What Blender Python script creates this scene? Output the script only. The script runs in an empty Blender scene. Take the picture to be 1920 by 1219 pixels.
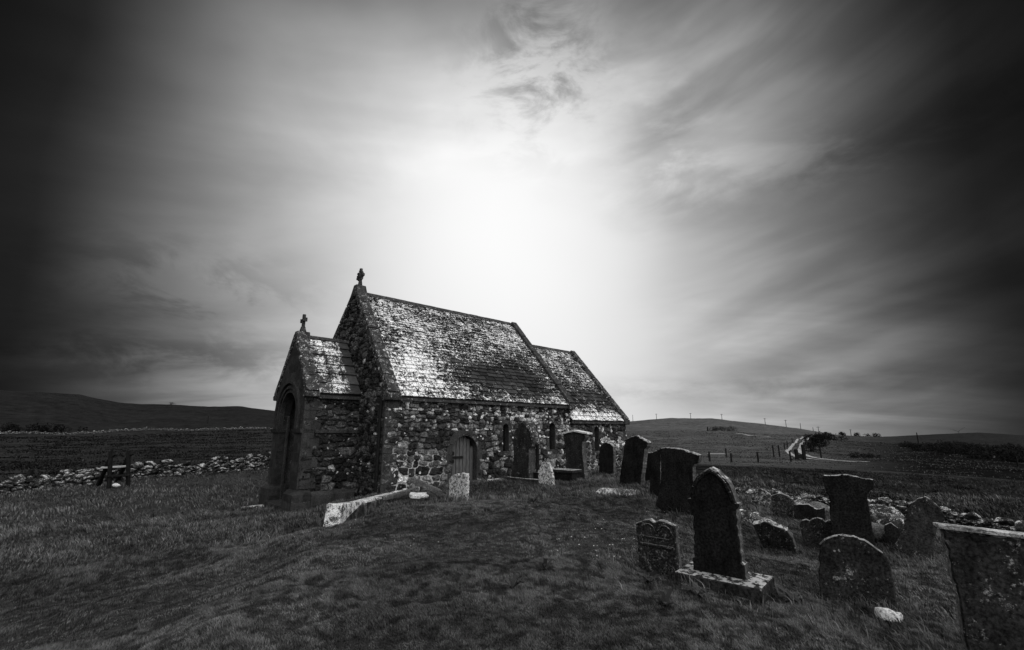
import bpy, bmesh, math, random
import numpy as np
from mathutils import Vector, Matrix

random.seed(7)
R = np.random.RandomState(11)
S = bpy.context.scene
COL = S.collection
rad = math.radians

# ------------------------------------------------------------------ camera, sky, sun
F, PITCH, EYE = 878.0, 0.2215, 1.6            # focal length in 1920-wide pixels, radians up, metres
cam = bpy.data.cameras.new('camera'); camo = bpy.data.objects.new('camera', cam); COL.objects.link(camo)
camo.location = (0, 0, EYE); camo.rotation_euler = (math.pi/2 + PITCH, 0, 0)
cam.sensor_width = 36; cam.lens = F/1920*36; cam.clip_start = .05; cam.clip_end = 20000
S.camera = camo
S.view_settings.view_transform = 'Standard'; S.view_settings.look = 'None'
S.view_settings.exposure = 0; S.view_settings.gamma = 1

SUN_EL, SUN_AZ = rad(31), rad(3)              # the bright patch of cloud behind the chapel
W_ = bpy.data.worlds.new('World'); S.world = W_; W_.use_nodes = True


class NT:                                      # tiny node helper
    def __init__(s, nt): s.nt = nt; nt.nodes.clear()
    def n(s, typ, **kw):
        nd = s.nt.nodes.new(typ)
        for k, v in kw.items(): setattr(nd, k, v)
        return nd
    def put(s, sock, v):
        if hasattr(v, 'links'): s.nt.links.new(v, sock)
        elif isinstance(v, (int, float)) and sock.type == 'RGBA': sock.default_value = (v, v, v, 1)
        elif isinstance(v, (int, float)) and sock.type == 'VECTOR': sock.default_value = (v, v, v)
        else: sock.default_value = v
    def m(s, op, a, b=0.0, c=0.0, clamp=False):
        nd = s.n('ShaderNodeMath', operation=op, use_clamp=clamp)
        for i, v in enumerate((a, b, c)): s.put(nd.inputs[i], v)
        return nd.outputs[0]
    def vm(s, op, a, b=(0, 0, 0)):
        nd = s.n('ShaderNodeVectorMath', operation=op)
        s.put(nd.inputs[0], a); s.put(nd.inputs[1], b)
        return nd.outputs[1] if op in ('DOT_PRODUCT', 'LENGTH') else nd.outputs[0]
    def noise(s, vec, scale, detail=4, rough=.55, dist=0.0, dim='3D'):
        nd = s.n('ShaderNodeTexNoise'); nd.noise_dimensions = dim
        s.put(nd.inputs['Vector'], vec); nd.inputs['Scale'].default_value = scale
        nd.inputs['Detail'].default_value = detail; nd.inputs['Roughness'].default_value = rough
        nd.inputs['Distortion'].default_value = dist
        return nd.outputs[0]
    def voro(s, vec, scale, feature='F1', rnd=1.0):
        nd = s.n('ShaderNodeTexVoronoi', feature=feature)
        s.put(nd.inputs['Vector'], vec); nd.inputs['Scale'].default_value = scale
        nd.inputs['Randomness'].default_value = rnd
        return nd
    def ramp(s, v, stops, interp='LINEAR'):
        nd = s.n('ShaderNodeValToRGB'); cr = nd.color_ramp; cr.interpolation = interp
        while len(cr.elements) < len(stops): cr.elements.new(.5)
        for e, (p, g) in zip(cr.elements, stops): e.position = p; e.color = (g, g, g, 1)
        s.put(nd.inputs[0], v); return nd.outputs[0]
    def mix(s, f, a, b, blend='MIX'):
        nd = s.n('ShaderNodeMix', data_type='RGBA', blend_type=blend)
        s.put(nd.inputs[0], f); s.put(nd.inputs[6], a); s.put(nd.inputs[7], b)
        return nd.outputs[2]
    def sstep(s, v, lo, hi, a=0.0, b=1.0):
        nd = s.n('ShaderNodeMapRange', interpolation_type='SMOOTHSTEP')
        s.put(nd.inputs[0], v); s.put(nd.inputs[1], lo); s.put(nd.inputs[2], hi)
        s.put(nd.inputs[3], a); s.put(nd.inputs[4], b); return nd.outputs[0]
    def attr(s, name): return s.n('ShaderNodeAttribute', attribute_name=name).outputs['Fac']


def build_world():
    t = NT(W_.node_tree)
    d = t.n('ShaderNodeTexCoord').outputs['Generated']
    sp = t.n('ShaderNodeSeparateXYZ'); t.put(sp.inputs[0], d)
    x, y, z = sp.outputs
    az = t.m('ARCTAN2', x, y); el = t.m('ARCSINE', z)
    # slow warp so that the edge of the bright patch is ragged
    w1 = t.m('MULTIPLY', t.m('SUBTRACT', t.noise(d, 1.7, 3, .5), .5), .5)
    w2 = t.m('MULTIPLY', t.m('SUBTRACT', t.noise(t.vm('ADD', d, (5, 2, 9)), 2.1, 3, .5), .5), .35)
    azc = t.m('ABSOLUTE', t.m('ADD', az, t.m('MULTIPLY', w1, .35)))
    elc = t.m('ADD', el, t.m('MULTIPLY', w2, .35))
    hz = t.ramp(t.m('DIVIDE', azc, rad(60)), [(0, 1.0), (.12, .97), (.25, .82), (.38, .59), (.52, .37), (.63, .18), (.72, .06), (.8, .012), (1.0, .004)], 'B_SPLINE')
    vt = t.ramp(t.m('DIVIDE', elc, rad(60)), [(0, .82), (.15, .88), (.32, .98), (.5, .97), (.62, .88), (.71, .64), (.79, .26), (.88, .13), (1.0, .1)], 'B_SPLINE')
    base = t.m('MULTIPLY', t.m('MULTIPLY', hz, vt), 1.0)
    q = t.m('ADD', t.m('DIVIDE', azc, rad(43)), t.m('MULTIPLY', t.m('MAXIMUM', t.m('SUBTRACT', el, rad(22)), 0.0), 2.0))
    # cloud ceiling: a flat layer seen in perspective, drawn out into streaks
    zz = t.m('ADD', t.m('MAXIMUM', z, 0.0), .12)
    cb = t.n('ShaderNodeCombineXYZ')
    t.put(cb.inputs[0], t.m('DIVIDE', x, zz)); t.put(cb.inputs[1], t.m('DIVIDE', y, zz))
    mp = t.n('ShaderNodeMapping'); t.put(mp.inputs[0], cb.outputs[0])
    mp.inputs['Rotation'].default_value = (0, 0, rad(-32)); mp.inputs['Scale'].default_value = (.55, 1.5, 1)
    n1 = t.noise(mp.outputs[0], .55, 5, .5, .5)
    n2 = t.noise(cb.outputs[0], 1.5, 6, .6, .3)
    streak = t.sstep(n1, .36, .64, .66, 1.26)
    puff = t.sstep(n2, .3, .7, .92, 1.07)
    # cloud streets fanning out from the horizon below the bright patch
    ca, sa = math.cos(rad(12)), math.sin(rad(12))
    pp = t.m('ADD', t.m('MULTIPLY', az, ca), t.m('MULTIPLY', el, sa)); qq = t.m('SUBTRACT', t.m('MULTIPLY', el, ca), t.m('MULTIPLY', az, sa))
    cs = t.n('ShaderNodeCombineXYZ'); t.put(cs.inputs[0], t.m('MULTIPLY', pp, 1.3)); t.put(cs.inputs[1], t.m('ADD', t.m('MULTIPLY', qq, 6.5), t.m('MULTIPLY', w1, 1.6))); cs.inputs[2].default_value = 4.2
    fan = t.sstep(t.noise(cs.outputs[0], 1.25, 4, .5, .2), .36, .64, -.26, .2)
    fan = t.m('ADD', 1.0, t.m('MULTIPLY', fan, t.sstep(az, rad(6), rad(24), .25, 1.0)))
    tex = t.m('MULTIPLY', t.m('MULTIPLY', t.m('ADD', t.m('MULTIPLY', streak, .6), .4), puff), fan)
    # keep the burnt-out heart smooth
    k = t.sstep(q, .25, .85)
    tex = t.m('ADD', 1.0, t.m('MULTIPLY', t.m('SUBTRACT', tex, 1.0), k))
    # low dark cloud banks to the left, and a torn cloud above the bright patch
    def blob(a0, e0, sa, se, amt, nsc, lo, hi):
        da = t.m('DIVIDE', t.m('SUBTRACT', az, rad(a0)), rad(sa)); de = t.m('DIVIDE', t.m('SUBTRACT', el, rad(e0)), rad(se))
        g = t.m('EXPONENT', t.m('MULTIPLY', -1.0, t.m('ADD', t.m('MULTIPLY', da, da), t.m('MULTIPLY', de, de))))
        sc = t.n('ShaderNodeMapping'); t.put(sc.inputs[0], d); sc.inputs['Scale'].default_value = (1, 1, 2.3)
        nn = t.sstep(t.noise(sc.outputs[0], nsc, 6, .62, .4), lo, hi)
        return t.m('SUBTRACT', 1.0, t.m('MULTIPLY', t.m('MULTIPLY', g, nn), amt))
    vis = t.m('MULTIPLY', base, tex)
    for b in ((-36, 14, 10, 4.0, .45, 6.5, .42, .62), (-37, 7, 13, 2.6, .5, 7.0, .40, .6), (4, 42, 9, 7, .62, 6.5, .43, .62), (40, 27, 14, 3.5, .4, 4.0, .40, .62), (20, 33, 6, 9, .3, 4, .4, .6), (27, 4.5, 22, 1.6, .28, 5, .35, .6)):
        vis = t.m('MULTIPLY', vis, blob(*b))
    # bright lobe added to the unseen overcast behind, to light roof and walls
    ba, be = rad(128), rad(44)
    dt = t.vm('DOT_PRODUCT', d, (math.sin(ba)*math.cos(be), math.cos(ba)*math.cos(be), math.sin(be)))
    back = t.m('POWER', t.m('MAXIMUM', t.sstep(dt, -.25, 1.0), 0.0), 1.6)
    front = t.sstep(y, -.05, .46, 1.0, 0.0)     # fades out before it reaches the part of the sky in front
    over = t.m('MULTIPLY', t.m('MULTIPLY', t.m('ADD', back, .07), front), BACK_FILL)
    cloud = t.m('ADD', vis, over)
    sky = t.n('ShaderNodeTexSky', sky_type='NISHITA'); sky.sun_disc = False
    sky.sun_elevation = SUN_EL; sky.sun_rotation = SUN_AZ
    bw = t.n('ShaderNodeRGBToBW'); t.put(bw.inputs[0], sky.outputs[0])
    tot = t.m('ADD', t.m('MULTIPLY', cloud, 10.0), t.m('MULTIPLY', t.m('MULTIPLY', bw.outputs[0], .004), base))
    bg = t.n('ShaderNodeBackground'); t.put(bg.inputs[0], tot); bg.inputs[1].default_value = .1
    o = t.n('ShaderNodeOutputWorld'); t.nt.links.new(bg.outputs[0], o.inputs[0])
    W_.cycles.sampling_method = 'MANUAL'; W_.cycles.sample_map_resolution = 512


BACK_FILL = 1.95
build_world()
sl = bpy.data.lights.new('sun', 'SUN'); sl.energy = 1.5; sl.angle = rad(14); sl.color = (1, 1, 1)
so = bpy.data.objects.new('sun', sl); COL.objects.link(so)
sd = Vector((math.sin(SUN_AZ)*math.cos(SUN_EL), math.cos(SUN_AZ)*math.cos(SUN_EL), math.sin(SUN_EL)))
so.rotation_euler = sd.to_track_quat('Z', 'Y').to_euler(); so.location = (0, 60, 60)

# ------------------------------------------------------------------ geometry of the view
CP, SP_ = math.cos(PITCH), math.sin(PITCH)
def ray(u, v):
    x = (u-960)/F; y = -(v-609.5)/F
    return np.array([x, CP - y*SP_, SP_ + y*CP])
def at(u, v, Y):
    r = ray(u, v); return np.array([0, 0, EYE]) + r*(Y/r[1])
def slope(v, u=960):                         # height per metre of horizontal distance
    r = ray(u, v); return r[2]/math.hypot(r[0], r[1])
def azim(u, v=830): r = ray(u, v); return math.atan2(r[0], r[1])

# ------------------------------------------------------------------ noise in python
def hsh(i, j, s=0):
    h = (i.astype(np.int64)*374761393 + j.astype(np.int64)*668265263 + s*974711) & 0x7fffffff
    h = ((h ^ (h >> 13))*1274126177) & 0x7fffffff
    return ((h ^ (h >> 16)) & 0xffff)/65535.0
def vnoise(x, y, s=0):
    x = np.asarray(x, float); y = np.asarray(y, float)
    i = np.floor(x); j = np.floor(y); fx = x-i; fy = y-j
    fx = fx*fx*fx*(fx*(fx*6-15)+10); fy = fy*fy*fy*(fy*(fy*6-15)+10)
    a = hsh(i, j, s); b = hsh(i+1, j, s); c = hsh(i, j+1, s); d = hsh(i+1, j+1, s)
    return (a*(1-fx)+b*fx)*(1-fy)+(c*(1-fx)+d*fx)*fy
def fbm(x, y, s=0, o=4):
    x = np.asarray(x, float); y = np.asarray(y, float); t = 0; a = .5; n = 0
    for k in range(o):
        t = t + a*vnoise(x*2**k+17*k, y*2**k-9*k, s+k); n += a; a *= .5
    return t/n
def ss(x, lo, hi):
    t = np.clip((x-lo)/(hi-lo), 0, 1); return t*t*(3-2*t)

# ------------------------------------------------------------------ chapel frame
AZB = .8177; BX, BY = -4.13, 15.5             # nave's south-west corner
EZ = -0.3                                     # chapel floor datum (world z)
sB, cB = math.sin(AZB), math.cos(AZB)
def bw(a, b): return (BX + a*sB - b*cB, BY + a*cB + b*sB)
def bl(X, Y):
    dx, dy = X-BX, Y-BY; return dx*sB+dy*cB, -dx*cB+dy*sB
W, L1, L2 = 6.70, 9.28, 13.75
E1, R1, E2, R2 = 1.13, 5.43, .47, 4.46        # heights relative to the eye
PO, PB0, PB1, EP, RP = 1.88, 1.90, 4.81, 1.25, 3.35
HZ = EYE - EZ                                 # local z = h + HZ
def south(u, v, b=0.0):                       # where a sight line meets the south wall
    r = ray(u, v)
    la, lb = bl(BX+r[0], BY+r[1]); ca, cb_ = bl(0, 0)
    t = (b-cb_)/lb
    return ca+la*t, r[2]*t                    # a, h relative to the eye

# ------------------------------------------------------------------ terrain
FAR = {  # picture column : (row, distance) going outwards; last is the skyline
 -600: [(900, 30), (860, 60), (835, 120), (815, 240), (770, 420), (712, 800)],
 0:    [(897, 30), (862, 60), (838, 110), (816, 220), (796, 350), (731, 760)],
 130:  [(893, 30), (860, 60), (835, 115), (814, 230), (795, 370), (738, 800)],
 70:   [(895, 30), (861, 60), (837, 112), (815, 225), (796, 360), (734, 780)],
 210:  [(890, 30), (857, 60), (833, 120), (811, 230), (794, 400), (754, 830)],
 250:  [(889, 30), (856, 60), (832, 120), (810, 230), (794, 410), (757, 860)],
 310:  [(886, 30), (854, 60), (830, 120), (808, 230), (793, 420), (758, 900)],
 380:  [(884, 30), (852, 60), (828, 120), (807, 230), (793, 430), (762, 950)],
 440:  [(882, 30), (851, 60), (826, 120), (805, 230), (791, 450), (761, 980)],
 510:  [(880, 30), (850, 60), (825, 120), (803, 230), (789, 450), (771, 1000)],
 750:  [(880, 32), (850, 60), (828, 120), (812, 230), (800, 450), (788, 1000)],
 1000: [(880, 34), (855, 60), (835, 120), (818, 230), (803, 450), (792, 800)],
 1180: [(885, 32), (868, 52), (846, 100), (826, 200), (806, 380), (803, 450), (790, 760)],
 1260: [(888, 32), (870, 52), (848, 100), (826, 200), (806, 380), (803, 450), (783, 760)],
 1340: [(895, 32), (873, 55), (855, 85), (832, 180), (808, 360), (806, 430), (784, 760)],
 1420: [(902, 32), (875, 57), (857, 85), (836, 170), (814, 320), (808, 430), (793, 740)],
 1500: [(908, 32), (876, 58), (860, 85), (843, 140), (820, 250), (813, 420), (803, 700)],
 1570: [(912, 32), (880, 58), (864, 85), (848, 140), (828, 270), (819, 500), (815, 900)],
 1650: [(917, 32), (884, 58), (867, 85), (851, 150), (830, 330), (823, 600), (819, 1300)],
 1740: [(923, 32), (889, 58), (872, 90), (855, 150), (834, 330), (824, 700), (815, 1500)],
 1840: [(930, 32), (895, 58), (876, 90), (862, 150), (838, 330), (826, 700), (811, 1500)],
 1920: [(936, 32), (901, 58), (882, 90), (868, 150), (842, 330), (829, 700), (816, 1500)],
 2400: [(960, 32), (915, 58), (890, 90), (870, 150), (845, 330), (830, 700), (816, 1500)],
}
RG = np.exp(np.linspace(math.log(20), math.log(9000), 160))
azs, cols = [], []
for u in sorted(FAR):
    pr = FAR[u]; rr = [20.0]+[p[1] for p in pr]
    uu = max(min(u, 2400), -400)
    zz = [EYE + slope(p[0], uu)*p[1] for p in pr]
    zz = [zz[0]] + zz
    last = slope(pr[-1][0], uu); zl = zz[-1]
    rr += [pr[-1][1]*1.5, 9000.]
    if last > 0: zz += [zl*.85, zl*.2]
    else: zz += [EYE+last*pr[-1][1]*1.5*1.15, EYE+last*9000*1.4]
    azs.append(azim(u)); cols.append(np.interp(np.log(RG), np.log(rr), zz))
def _smooth(c, k=3):
    c = c.copy()
    for _ in range(k): c[1:-1] = .25*c[:-2]+.5*c[1:-1]+.25*c[2:]
    return c
cols = [_smooth(c) for c in cols]
flat = np.interp(np.log(RG), np.log([20, 100, 900, 9000]), [-.6, -1.5, 8, 0])
azs = [-math.pi]+[-1.5]+azs+[1.5]+[math.pi]
cols = [flat, (cols[0]+flat)/2]+cols+[(cols[-1]+flat)/2, flat]
AZS = np.array(azs); FC = np.array(cols)
def zfar(az, r):
    az = np.asarray(az, float); r = np.asarray(r, float)
    ri = np.clip((np.log(np.maximum(r, 20))-math.log(20))/(math.log(9000)-math.log(20))*159, 0, 158.999)
    k = ri.astype(int); f = ri-k
    ai = np.clip(np.searchsorted(AZS, az)-1, 0, len(AZS)-2)
    g = np.clip((az-AZS[ai])/(AZS[ai+1]-AZS[ai]), 0, 1)
    z0 = FC[ai, k]*(1-f)+FC[ai, k+1]*f; z1 = FC[ai+1, k]*(1-f)+FC[ai+1, k+1]*f
    return z0*(1-g)+z1*g

CTRL = []
def ctl(u, v, Y): p = at(u, v, Y); CTRL.append((p[0], p[1], p[2]))
for X, Y, z in ((0, 0, 0), (0, 3, 0), (-2, 4.5, 0), (2, 4, 0), (0, 6, .02), (-2.5, 7, -.05), (1, 8, .05), (0, 10, .08), (-2, 10, 0), (-3.3, 9, -.2),
                (-4.2, 7, -.45), (-4, 4.5, -.35), (-5.5, 5, -.7), (-6, 8, -.82), (-5.2, 10.5, -.75), (-4.4, 12.3, -.62), (-8, 6, -.95), (-8, 11, -.95), (-10, 14, -.95), (-12, 9, -.95),
                (-16, 14, -.8), (-13, 18, -.7), (4, 3, -.15), (6, 4, -.45), (8, 5, -.6), (5, 1, -.2), (-3, 1, -.1), (-8, 0, -.5), (0, -6, 0), (10, 0, -.4), (-8, -8, -.3), (8, -8, -.2),
                (-15, -2, -.6), (18, 6, -.8), (16, 16, -.9)):
    CTRL.append((X, Y, z))
for a, b, z in ((0, 0, -.34), (-.6, .6, -.6), (-1.0, 1.7, -.85), (-2.1, 2.0, -.93), (-2.3, 4.8, -.97), (-3.4, 3.3, -.97), (0, W, -.7), (3.3, -.1, -.24), (6, -.1, -.2),
                (9.3, -.2, -.3), (13.7, -.3, -.35), (14, 3, -.45), (14, W, -.6), (6, W+.5, -.7), (-1.5, 7, -.9)):
    x, y = bw(a, b); CTRL.append((x, y, z))
for c in ((1238, 1082, 6.0), (1345, 1114, 5.1), (1440, 1120, 5.2), (860, 937, 12.7), (1180, 906, 14.2), (1270, 962, 10.2), (980, 902, 16.3), (1075, 899, 17.0), (1137, 890, 20.0), (1028, 909, 14.8),
          (1155, 925, 12.3), (1600, 1142, 5.5), (1600, 1050, 8.3), (1715, 1050, 8.3), (1425, 945, 14.5), (1480, 978, 12.0), (1450, 1030, 8.8), (1540, 1025, 9.0), (1790, 1120, 5.6),
          (1400, 926, 18), (1560, 947, 17), (1660, 965, 16), (1760, 990, 14.5), (1920, 1040, 12), (1530, 975, 12.5),
          (100, 914, 19.3), (300, 893, 21.8), (490, 880, 24.2), (0, 926, 18.2)):
    ctl(*c)
for dg in range(-180, 180, 8):
    for rr in (31, 36):
        a = rad(dg); CTRL.append((rr*math.sin(a), rr*math.cos(a), float(zfar(a, rr))))
CTRL = np.array(CTRL)
def znear(X, Y):
    X = np.asarray(X, float); Y = np.asarray(Y, float); num = 0; den = 0
    for cx, cy, cz in CTRL:
        w = 1/((X-cx)**2+(Y-cy)**2+.25)**1.7; num = num+w*cz; den = den+w
    return num/den
def zbase(X, Y):
    X = np.asarray(X, float); Y = np.asarray(Y, float)
    r = np.hypot(X, Y); az = np.arctan2(X, Y)
    w = ss(r, 27, 36)
    zn = np.zeros(r.shape) if r.shape else 0.
    if r.shape:
        m = r < 36.5
        if m.any(): zn[m] = znear(X[m], Y[m])
    else: zn = float(znear(X, Y)) if r < 36.5 else 0.
    return zn*(1-w) + zfar(az, r)*w
def zt(X, Y):
    X = np.asarray(X, float); Y = np.asarray(Y, float)
    r = np.hypot(X, Y)
    k = 1-ss(r, 28, 60)
    l = (fbm(X*.55, Y*.55, 3)-.5)*.10 + (fbm(X*1.7, Y*1.7, 5, 3)-.5)*.08 + (fbm(X*4.5, Y*4.5, 8, 2)-.5)*.035
    big = (fbm(X*.05, Y*.05, 21, 4)-.5)*ss(r, 30, 90)*np.minimum(r*.008, 1.8)
    rough = (fbm(X*.8, Y*.8, 31, 3)-.5)*.5*ss(np.arctan2(X, Y), .36, .46)*ss(r, 18, 22)*(1-ss(r, 50, 60))
    return zbase(X, Y) + l*k + big + rough
def gpt(u, r):                               # ground point in a picture column at a distance
    a = azim(u); x, y = r*math.sin(a), r*math.cos(a); return np.array([x, y, float(zt(x, y))])

# ------------------------------------------------------------------ materials
def newmat(name):
    m = bpy.data.materials.new(name); m.use_nodes = True; return m, NT(m.node_tree)
def finish(t, color, rough=.9, bump=None, bstr=.5, bdist=.02, spec=.25, extra=None, metal=0):
    p = t.n('ShaderNodeBsdfPrincipled'); t.put(p.inputs['Base Color'], color); t.put(p.inputs['Roughness'], rough)
    p.inputs['Specular IOR Level'].default_value = spec; p.inputs['Metallic'].default_value = metal
    if bump is not None:
        b = t.n('ShaderNodeBump'); b.inputs['Strength'].default_value = bstr; b.inputs['Distance'].default_value = bdist
        t.put(b.inputs['Height'], bump); t.nt.links.new(b.outputs[0], p.inputs['Normal'])
    o = t.n('ShaderNodeOutputMaterial'); t.nt.links.new(p.outputs[0], o.inputs[0])
    return p

def stone_mat(name, lo, hi, spots=.25, sscale=16, patch=.0, white=.62, seed=0.0, rough=.9, pscale=6, bdist=.015, ontop=False, crust=0.0):
    """weathered stone: mottled base, round lichen spots, crusty lichen patches"""
    m, t = newmat(name)
    c = t.vm('ADD', t.n('ShaderNodeTexCoord').outputs['Object'], (seed, seed*1.7, seed*.3))
    oi = t.n('ShaderNodeObjectInfo').outputs['Random']
    c = t.vm('ADD', c, t.m('MULTIPLY', oi, 30.0))
    ms = t.n('ShaderNodeMapping'); t.put(ms.inputs[0], c); ms.inputs['Scale'].default_value = (2.2, 2.2, .45)
    n1 = t.m('MULTIPLY', t.m('ADD', t.noise(c, 3.5, 6, .65), t.noise(ms.outputs[0], 4.5, 5, .7)), .5); n2 = t.noise(c, 38, 5, .7)
    base = t.m('MULTIPLY', t.sstep(n1, .3, .7, lo, hi), t.sstep(n2, .28, .72, .25, 1.8))
    # spots
    dn = t.vm('ADD', c, t.vm('SCALE', c, (0, 0, 0)))
    v = t.voro(t.vm('ADD', c, t.m('MULTIPLY', n2, .03)), sscale)
    vr = t.m('MULTIPLY', t.voro(c, sscale).outputs['Color'], 1.0)
    size = t.m('MULTIPLY', t.m('MULTIPLY', vr, vr), .6)
    sp = t.m('LESS_THAN', v.outputs['Distance'], t.m('SUBTRACT', size, .6*(1-spots)))
    sp = t.m('MULTIPLY', sp, t.sstep(n2, .3, .55, .25, 1.0))
    v2 = t.voro(t.vm('ADD', c, (3, 7, 1)), sscale*2.6)
    v2r = t.m('MULTIPLY', v2.outputs['Color'], 1.0)
    sp2 = t.m('MULTIPLY', t.m('LESS_THAN', v2.outputs['Distance'], t.m('SUBTRACT', t.m('MULTIPLY', v2r, .7), .7*(1-spots*.8))), .8)
    pn = t.m('ADD', t.m('MULTIPLY', t.noise(c, pscale, 8, .8), .62), t.m('MULTIPLY', t.noise(c, 45, 4, .75), .38))
    pt = t.sstep(pn, .60-.22*patch if patch else 2.0, .66-.22*patch if patch else 3.0)
    li = t.m('MAXIMUM', t.m('MAXIMUM', sp, sp2), pt, clamp=True)
    li = t.m('MULTIPLY', li, t.sstep(t.noise(c, 70, 3, .6), .3, .6, .35, 1.0))
    if ontop:                                  # lichen takes the upper faces of the stones
        nz = t.n('ShaderNodeSeparateXYZ'); t.put(nz.inputs[0], t.n('ShaderNodeNewGeometry').outputs['Normal'])
        li = t.m('MULTIPLY', li, t.sstep(nz.outputs[2], -.05, .65, .12, 1.0))
    if crust:                                  # lichen crust on upward faces, also painting in light on headstone tops
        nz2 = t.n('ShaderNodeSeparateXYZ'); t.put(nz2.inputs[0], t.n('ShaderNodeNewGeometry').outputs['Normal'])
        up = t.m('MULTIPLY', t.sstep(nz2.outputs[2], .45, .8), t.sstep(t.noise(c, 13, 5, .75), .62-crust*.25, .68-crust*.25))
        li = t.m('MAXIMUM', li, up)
    col = t.mix(li, base, white)
    hgt = t.m('ADD', t.m('ADD', t.m('MULTIPLY', n1, .6), t.m('MULTIPLY', n2, .5)), t.m('MULTIPLY', li, .12))
    finish(t, col, rough, hgt, .8, bdist, spec=0.0)
    return m

def wall_mat(name):
    m, t = newmat(name)
    c = t.n('ShaderNodeTexCoord').outputs['Object']
    tone = t.attr('tone'); mort = t.attr('mort'); mw = t.attr('mortar_tone'); lich = t.attr('lichen')
    n1 = t.noise(c, 7, 6, .75); n2 = t.noise(c, 26, 5, .75); n3 = t.noise(c, 15, 4, .7)
    base = t.m('MULTIPLY', tone, t.m('MULTIPLY', t.sstep(n1, .3, .7, .3, 1.7), t.sstep(n2, .32, .68, .1, 2.0)))
    mc = t.m('MULTIPLY', mw, t.sstep(n2, .3, .7, .5, 1.2))
    col = t.mix(t.sstep(t.m('ADD', mort, t.m('MULTIPLY', t.m('SUBTRACT', n3, .5), .8)), .4, .6), base, mc)
    li = t.sstep(t.m('ADD', t.m('ADD', t.m('MULTIPLY', n3, .6), t.m('MULTIPLY', n2, .5)), lich), .92, 1.0)
    col = t.mix(li, col, .5)
    v = t.voro(t.vm('ADD', c, t.m('MULTIPLY', n2, .06)), 5.5); vr = t.m('MULTIPLY', v.outputs['Color'], 1.0)
    sp = t.m('MULTIPLY', t.m('LESS_THAN', v.outputs['Distance'], t.m('SUBTRACT', t.m('MULTIPLY', vr, .75), .31)), t.sstep(n2, .38, .55))
    sp = t.m('MULTIPLY', sp, t.sstep(t.m('ADD', lich, t.noise(c, .9, 3, .6)), .42, .56))
    col = t.mix(sp, col, .62)
    finish(t, col, .92, t.m('ADD', t.m('MULTIPLY', n1, .6), n2), .9, .02, spec=0.0)
    return m

def slate_mat():
    m, t = newmat('slate_with_lichen')
    c = t.n('ShaderNodeTexCoord').outputs['Object']
    tone = t.attr('tone'); lich = t.attr('lichen')
    n1 = t.noise(c, 3.0, 5, .7); n2 = t.noise(c, 8.5, 4, .8); n3 = t.noise(c, 19, 4, .85)
    base = t.m('MULTIPLY', tone, t.sstep(n2, .3, .7, .6, 1.4))
    s = t.m('ADD', t.m('ADD', t.m('MULTIPLY', n1, .25), t.m('MULTIPLY', n2, .65)), t.m('ADD', t.m('MULTIPLY', n3, .70), lich))
    li = t.sstep(s, 1.235, 1.27)
    li = t.m('MULTIPLY', li, t.sstep(n3, .3, .55, .55, 1.0))
    col = t.mix(li, base, .88)
    finish(t, col, t.mix(li, .5, .95), t.m('ADD', n2, t.m('MULTIPLY', li, .3)), .6, .012, spec=.12)
    return m

M = {}
M['wall'] = wall_mat('rubble_masonry'); M['slate'] = slate_mat()
M['dressed'] = stone_mat('dressed_stone', .02, .055, .12, 9, .0, .45, 1)
M['coping'] = stone_mat('coping_stone', .02, .055, .62, 5, .28, .66, 2)
M['copingdark'] = stone_mat('eave_stone', .025, .06, .3, 7, .2, .5, 3)
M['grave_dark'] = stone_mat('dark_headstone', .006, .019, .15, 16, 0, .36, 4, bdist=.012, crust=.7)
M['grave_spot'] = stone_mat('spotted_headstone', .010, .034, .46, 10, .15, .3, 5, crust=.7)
M['grave_lichen'] = stone_mat('lichened_headstone', .015, .07, .35, 9, .62, .7, 6, pscale=16)
M['cap'] = stone_mat('weathered_cap_stone', .08, .2, .3, 9, .5, .5, 18)
M['grave_side'] = stone_mat('lit_stone_edge', .035, .10, .3, 12, .2, .4, 17, crust=.6)  # paler edge colour that carries the light on the stones' edges
M['grave_mixed'] = stone_mat('mixed_lichen_headstone', .012, .05, .35, 9, .44, .55, 16, pscale=11)
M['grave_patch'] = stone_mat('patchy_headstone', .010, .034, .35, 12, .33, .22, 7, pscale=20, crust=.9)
M['pale'] = stone_mat('pale_limestone', .3, .6, .1, 8, .4, .85, 8)
M['rock'] = stone_mat('drystone_rock', .012, .05, .4, 5, .42, .7, 9, pscale=3.5, ontop=True)
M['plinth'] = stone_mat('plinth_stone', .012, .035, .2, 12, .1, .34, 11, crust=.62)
M['limewash'] = stone_mat('flaking_limewash', .03, .08, .2, 8, .6, .8, 12, pscale=5)
M['rockdark'] = stone_mat('dark_rock', .05, .12, .3, 9, .2, .5, 10)

def simple(name, lo, hi, scale=12, rough=.85, bd=.01, stretch=(1, 1, 1), spec=.25):
    m, t = newmat(name)
    mp = t.n('ShaderNodeMapping'); t.put(mp.inputs[0], t.n('ShaderNodeTexCoord').outputs['Object']); mp.inputs['Scale'].default_value = stretch
    n = t.noise(mp.outputs[0], scale, 6, .65)
    finish(t, t.sstep(n, .3, .7, lo, hi), rough, n, .6, bd, spec); return m
M['door'] = simple('grey_weathered_oak', .04, .14, 6, .85, .006, (10, 10, .8), spec=.02)
M['wood'] = simple('dark_weathered_timber', .006, .022, 8, .9, .006, (6, 6, .8), spec=0.0)
M['woodtop'] = simple('pale_timber_tread', .3, .5, 8, .7, .004, (1, 6, 6))  # upper tread, much paler than the posts
M['iron'] = simple('black_iron', .006, .014, 20, .7, .002, spec=.1)
M['glass'] = simple('dark_leaded_glass', .006, .014, 3, .25, .001, spec=.4)
M['bush'] = simple('gorse_leaf', .02, .06, 3, .9, .01, spec=0.0)
M['conc'] = simple('pale_metal_and_concrete', .18, .32, 6, .7, .01)
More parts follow.
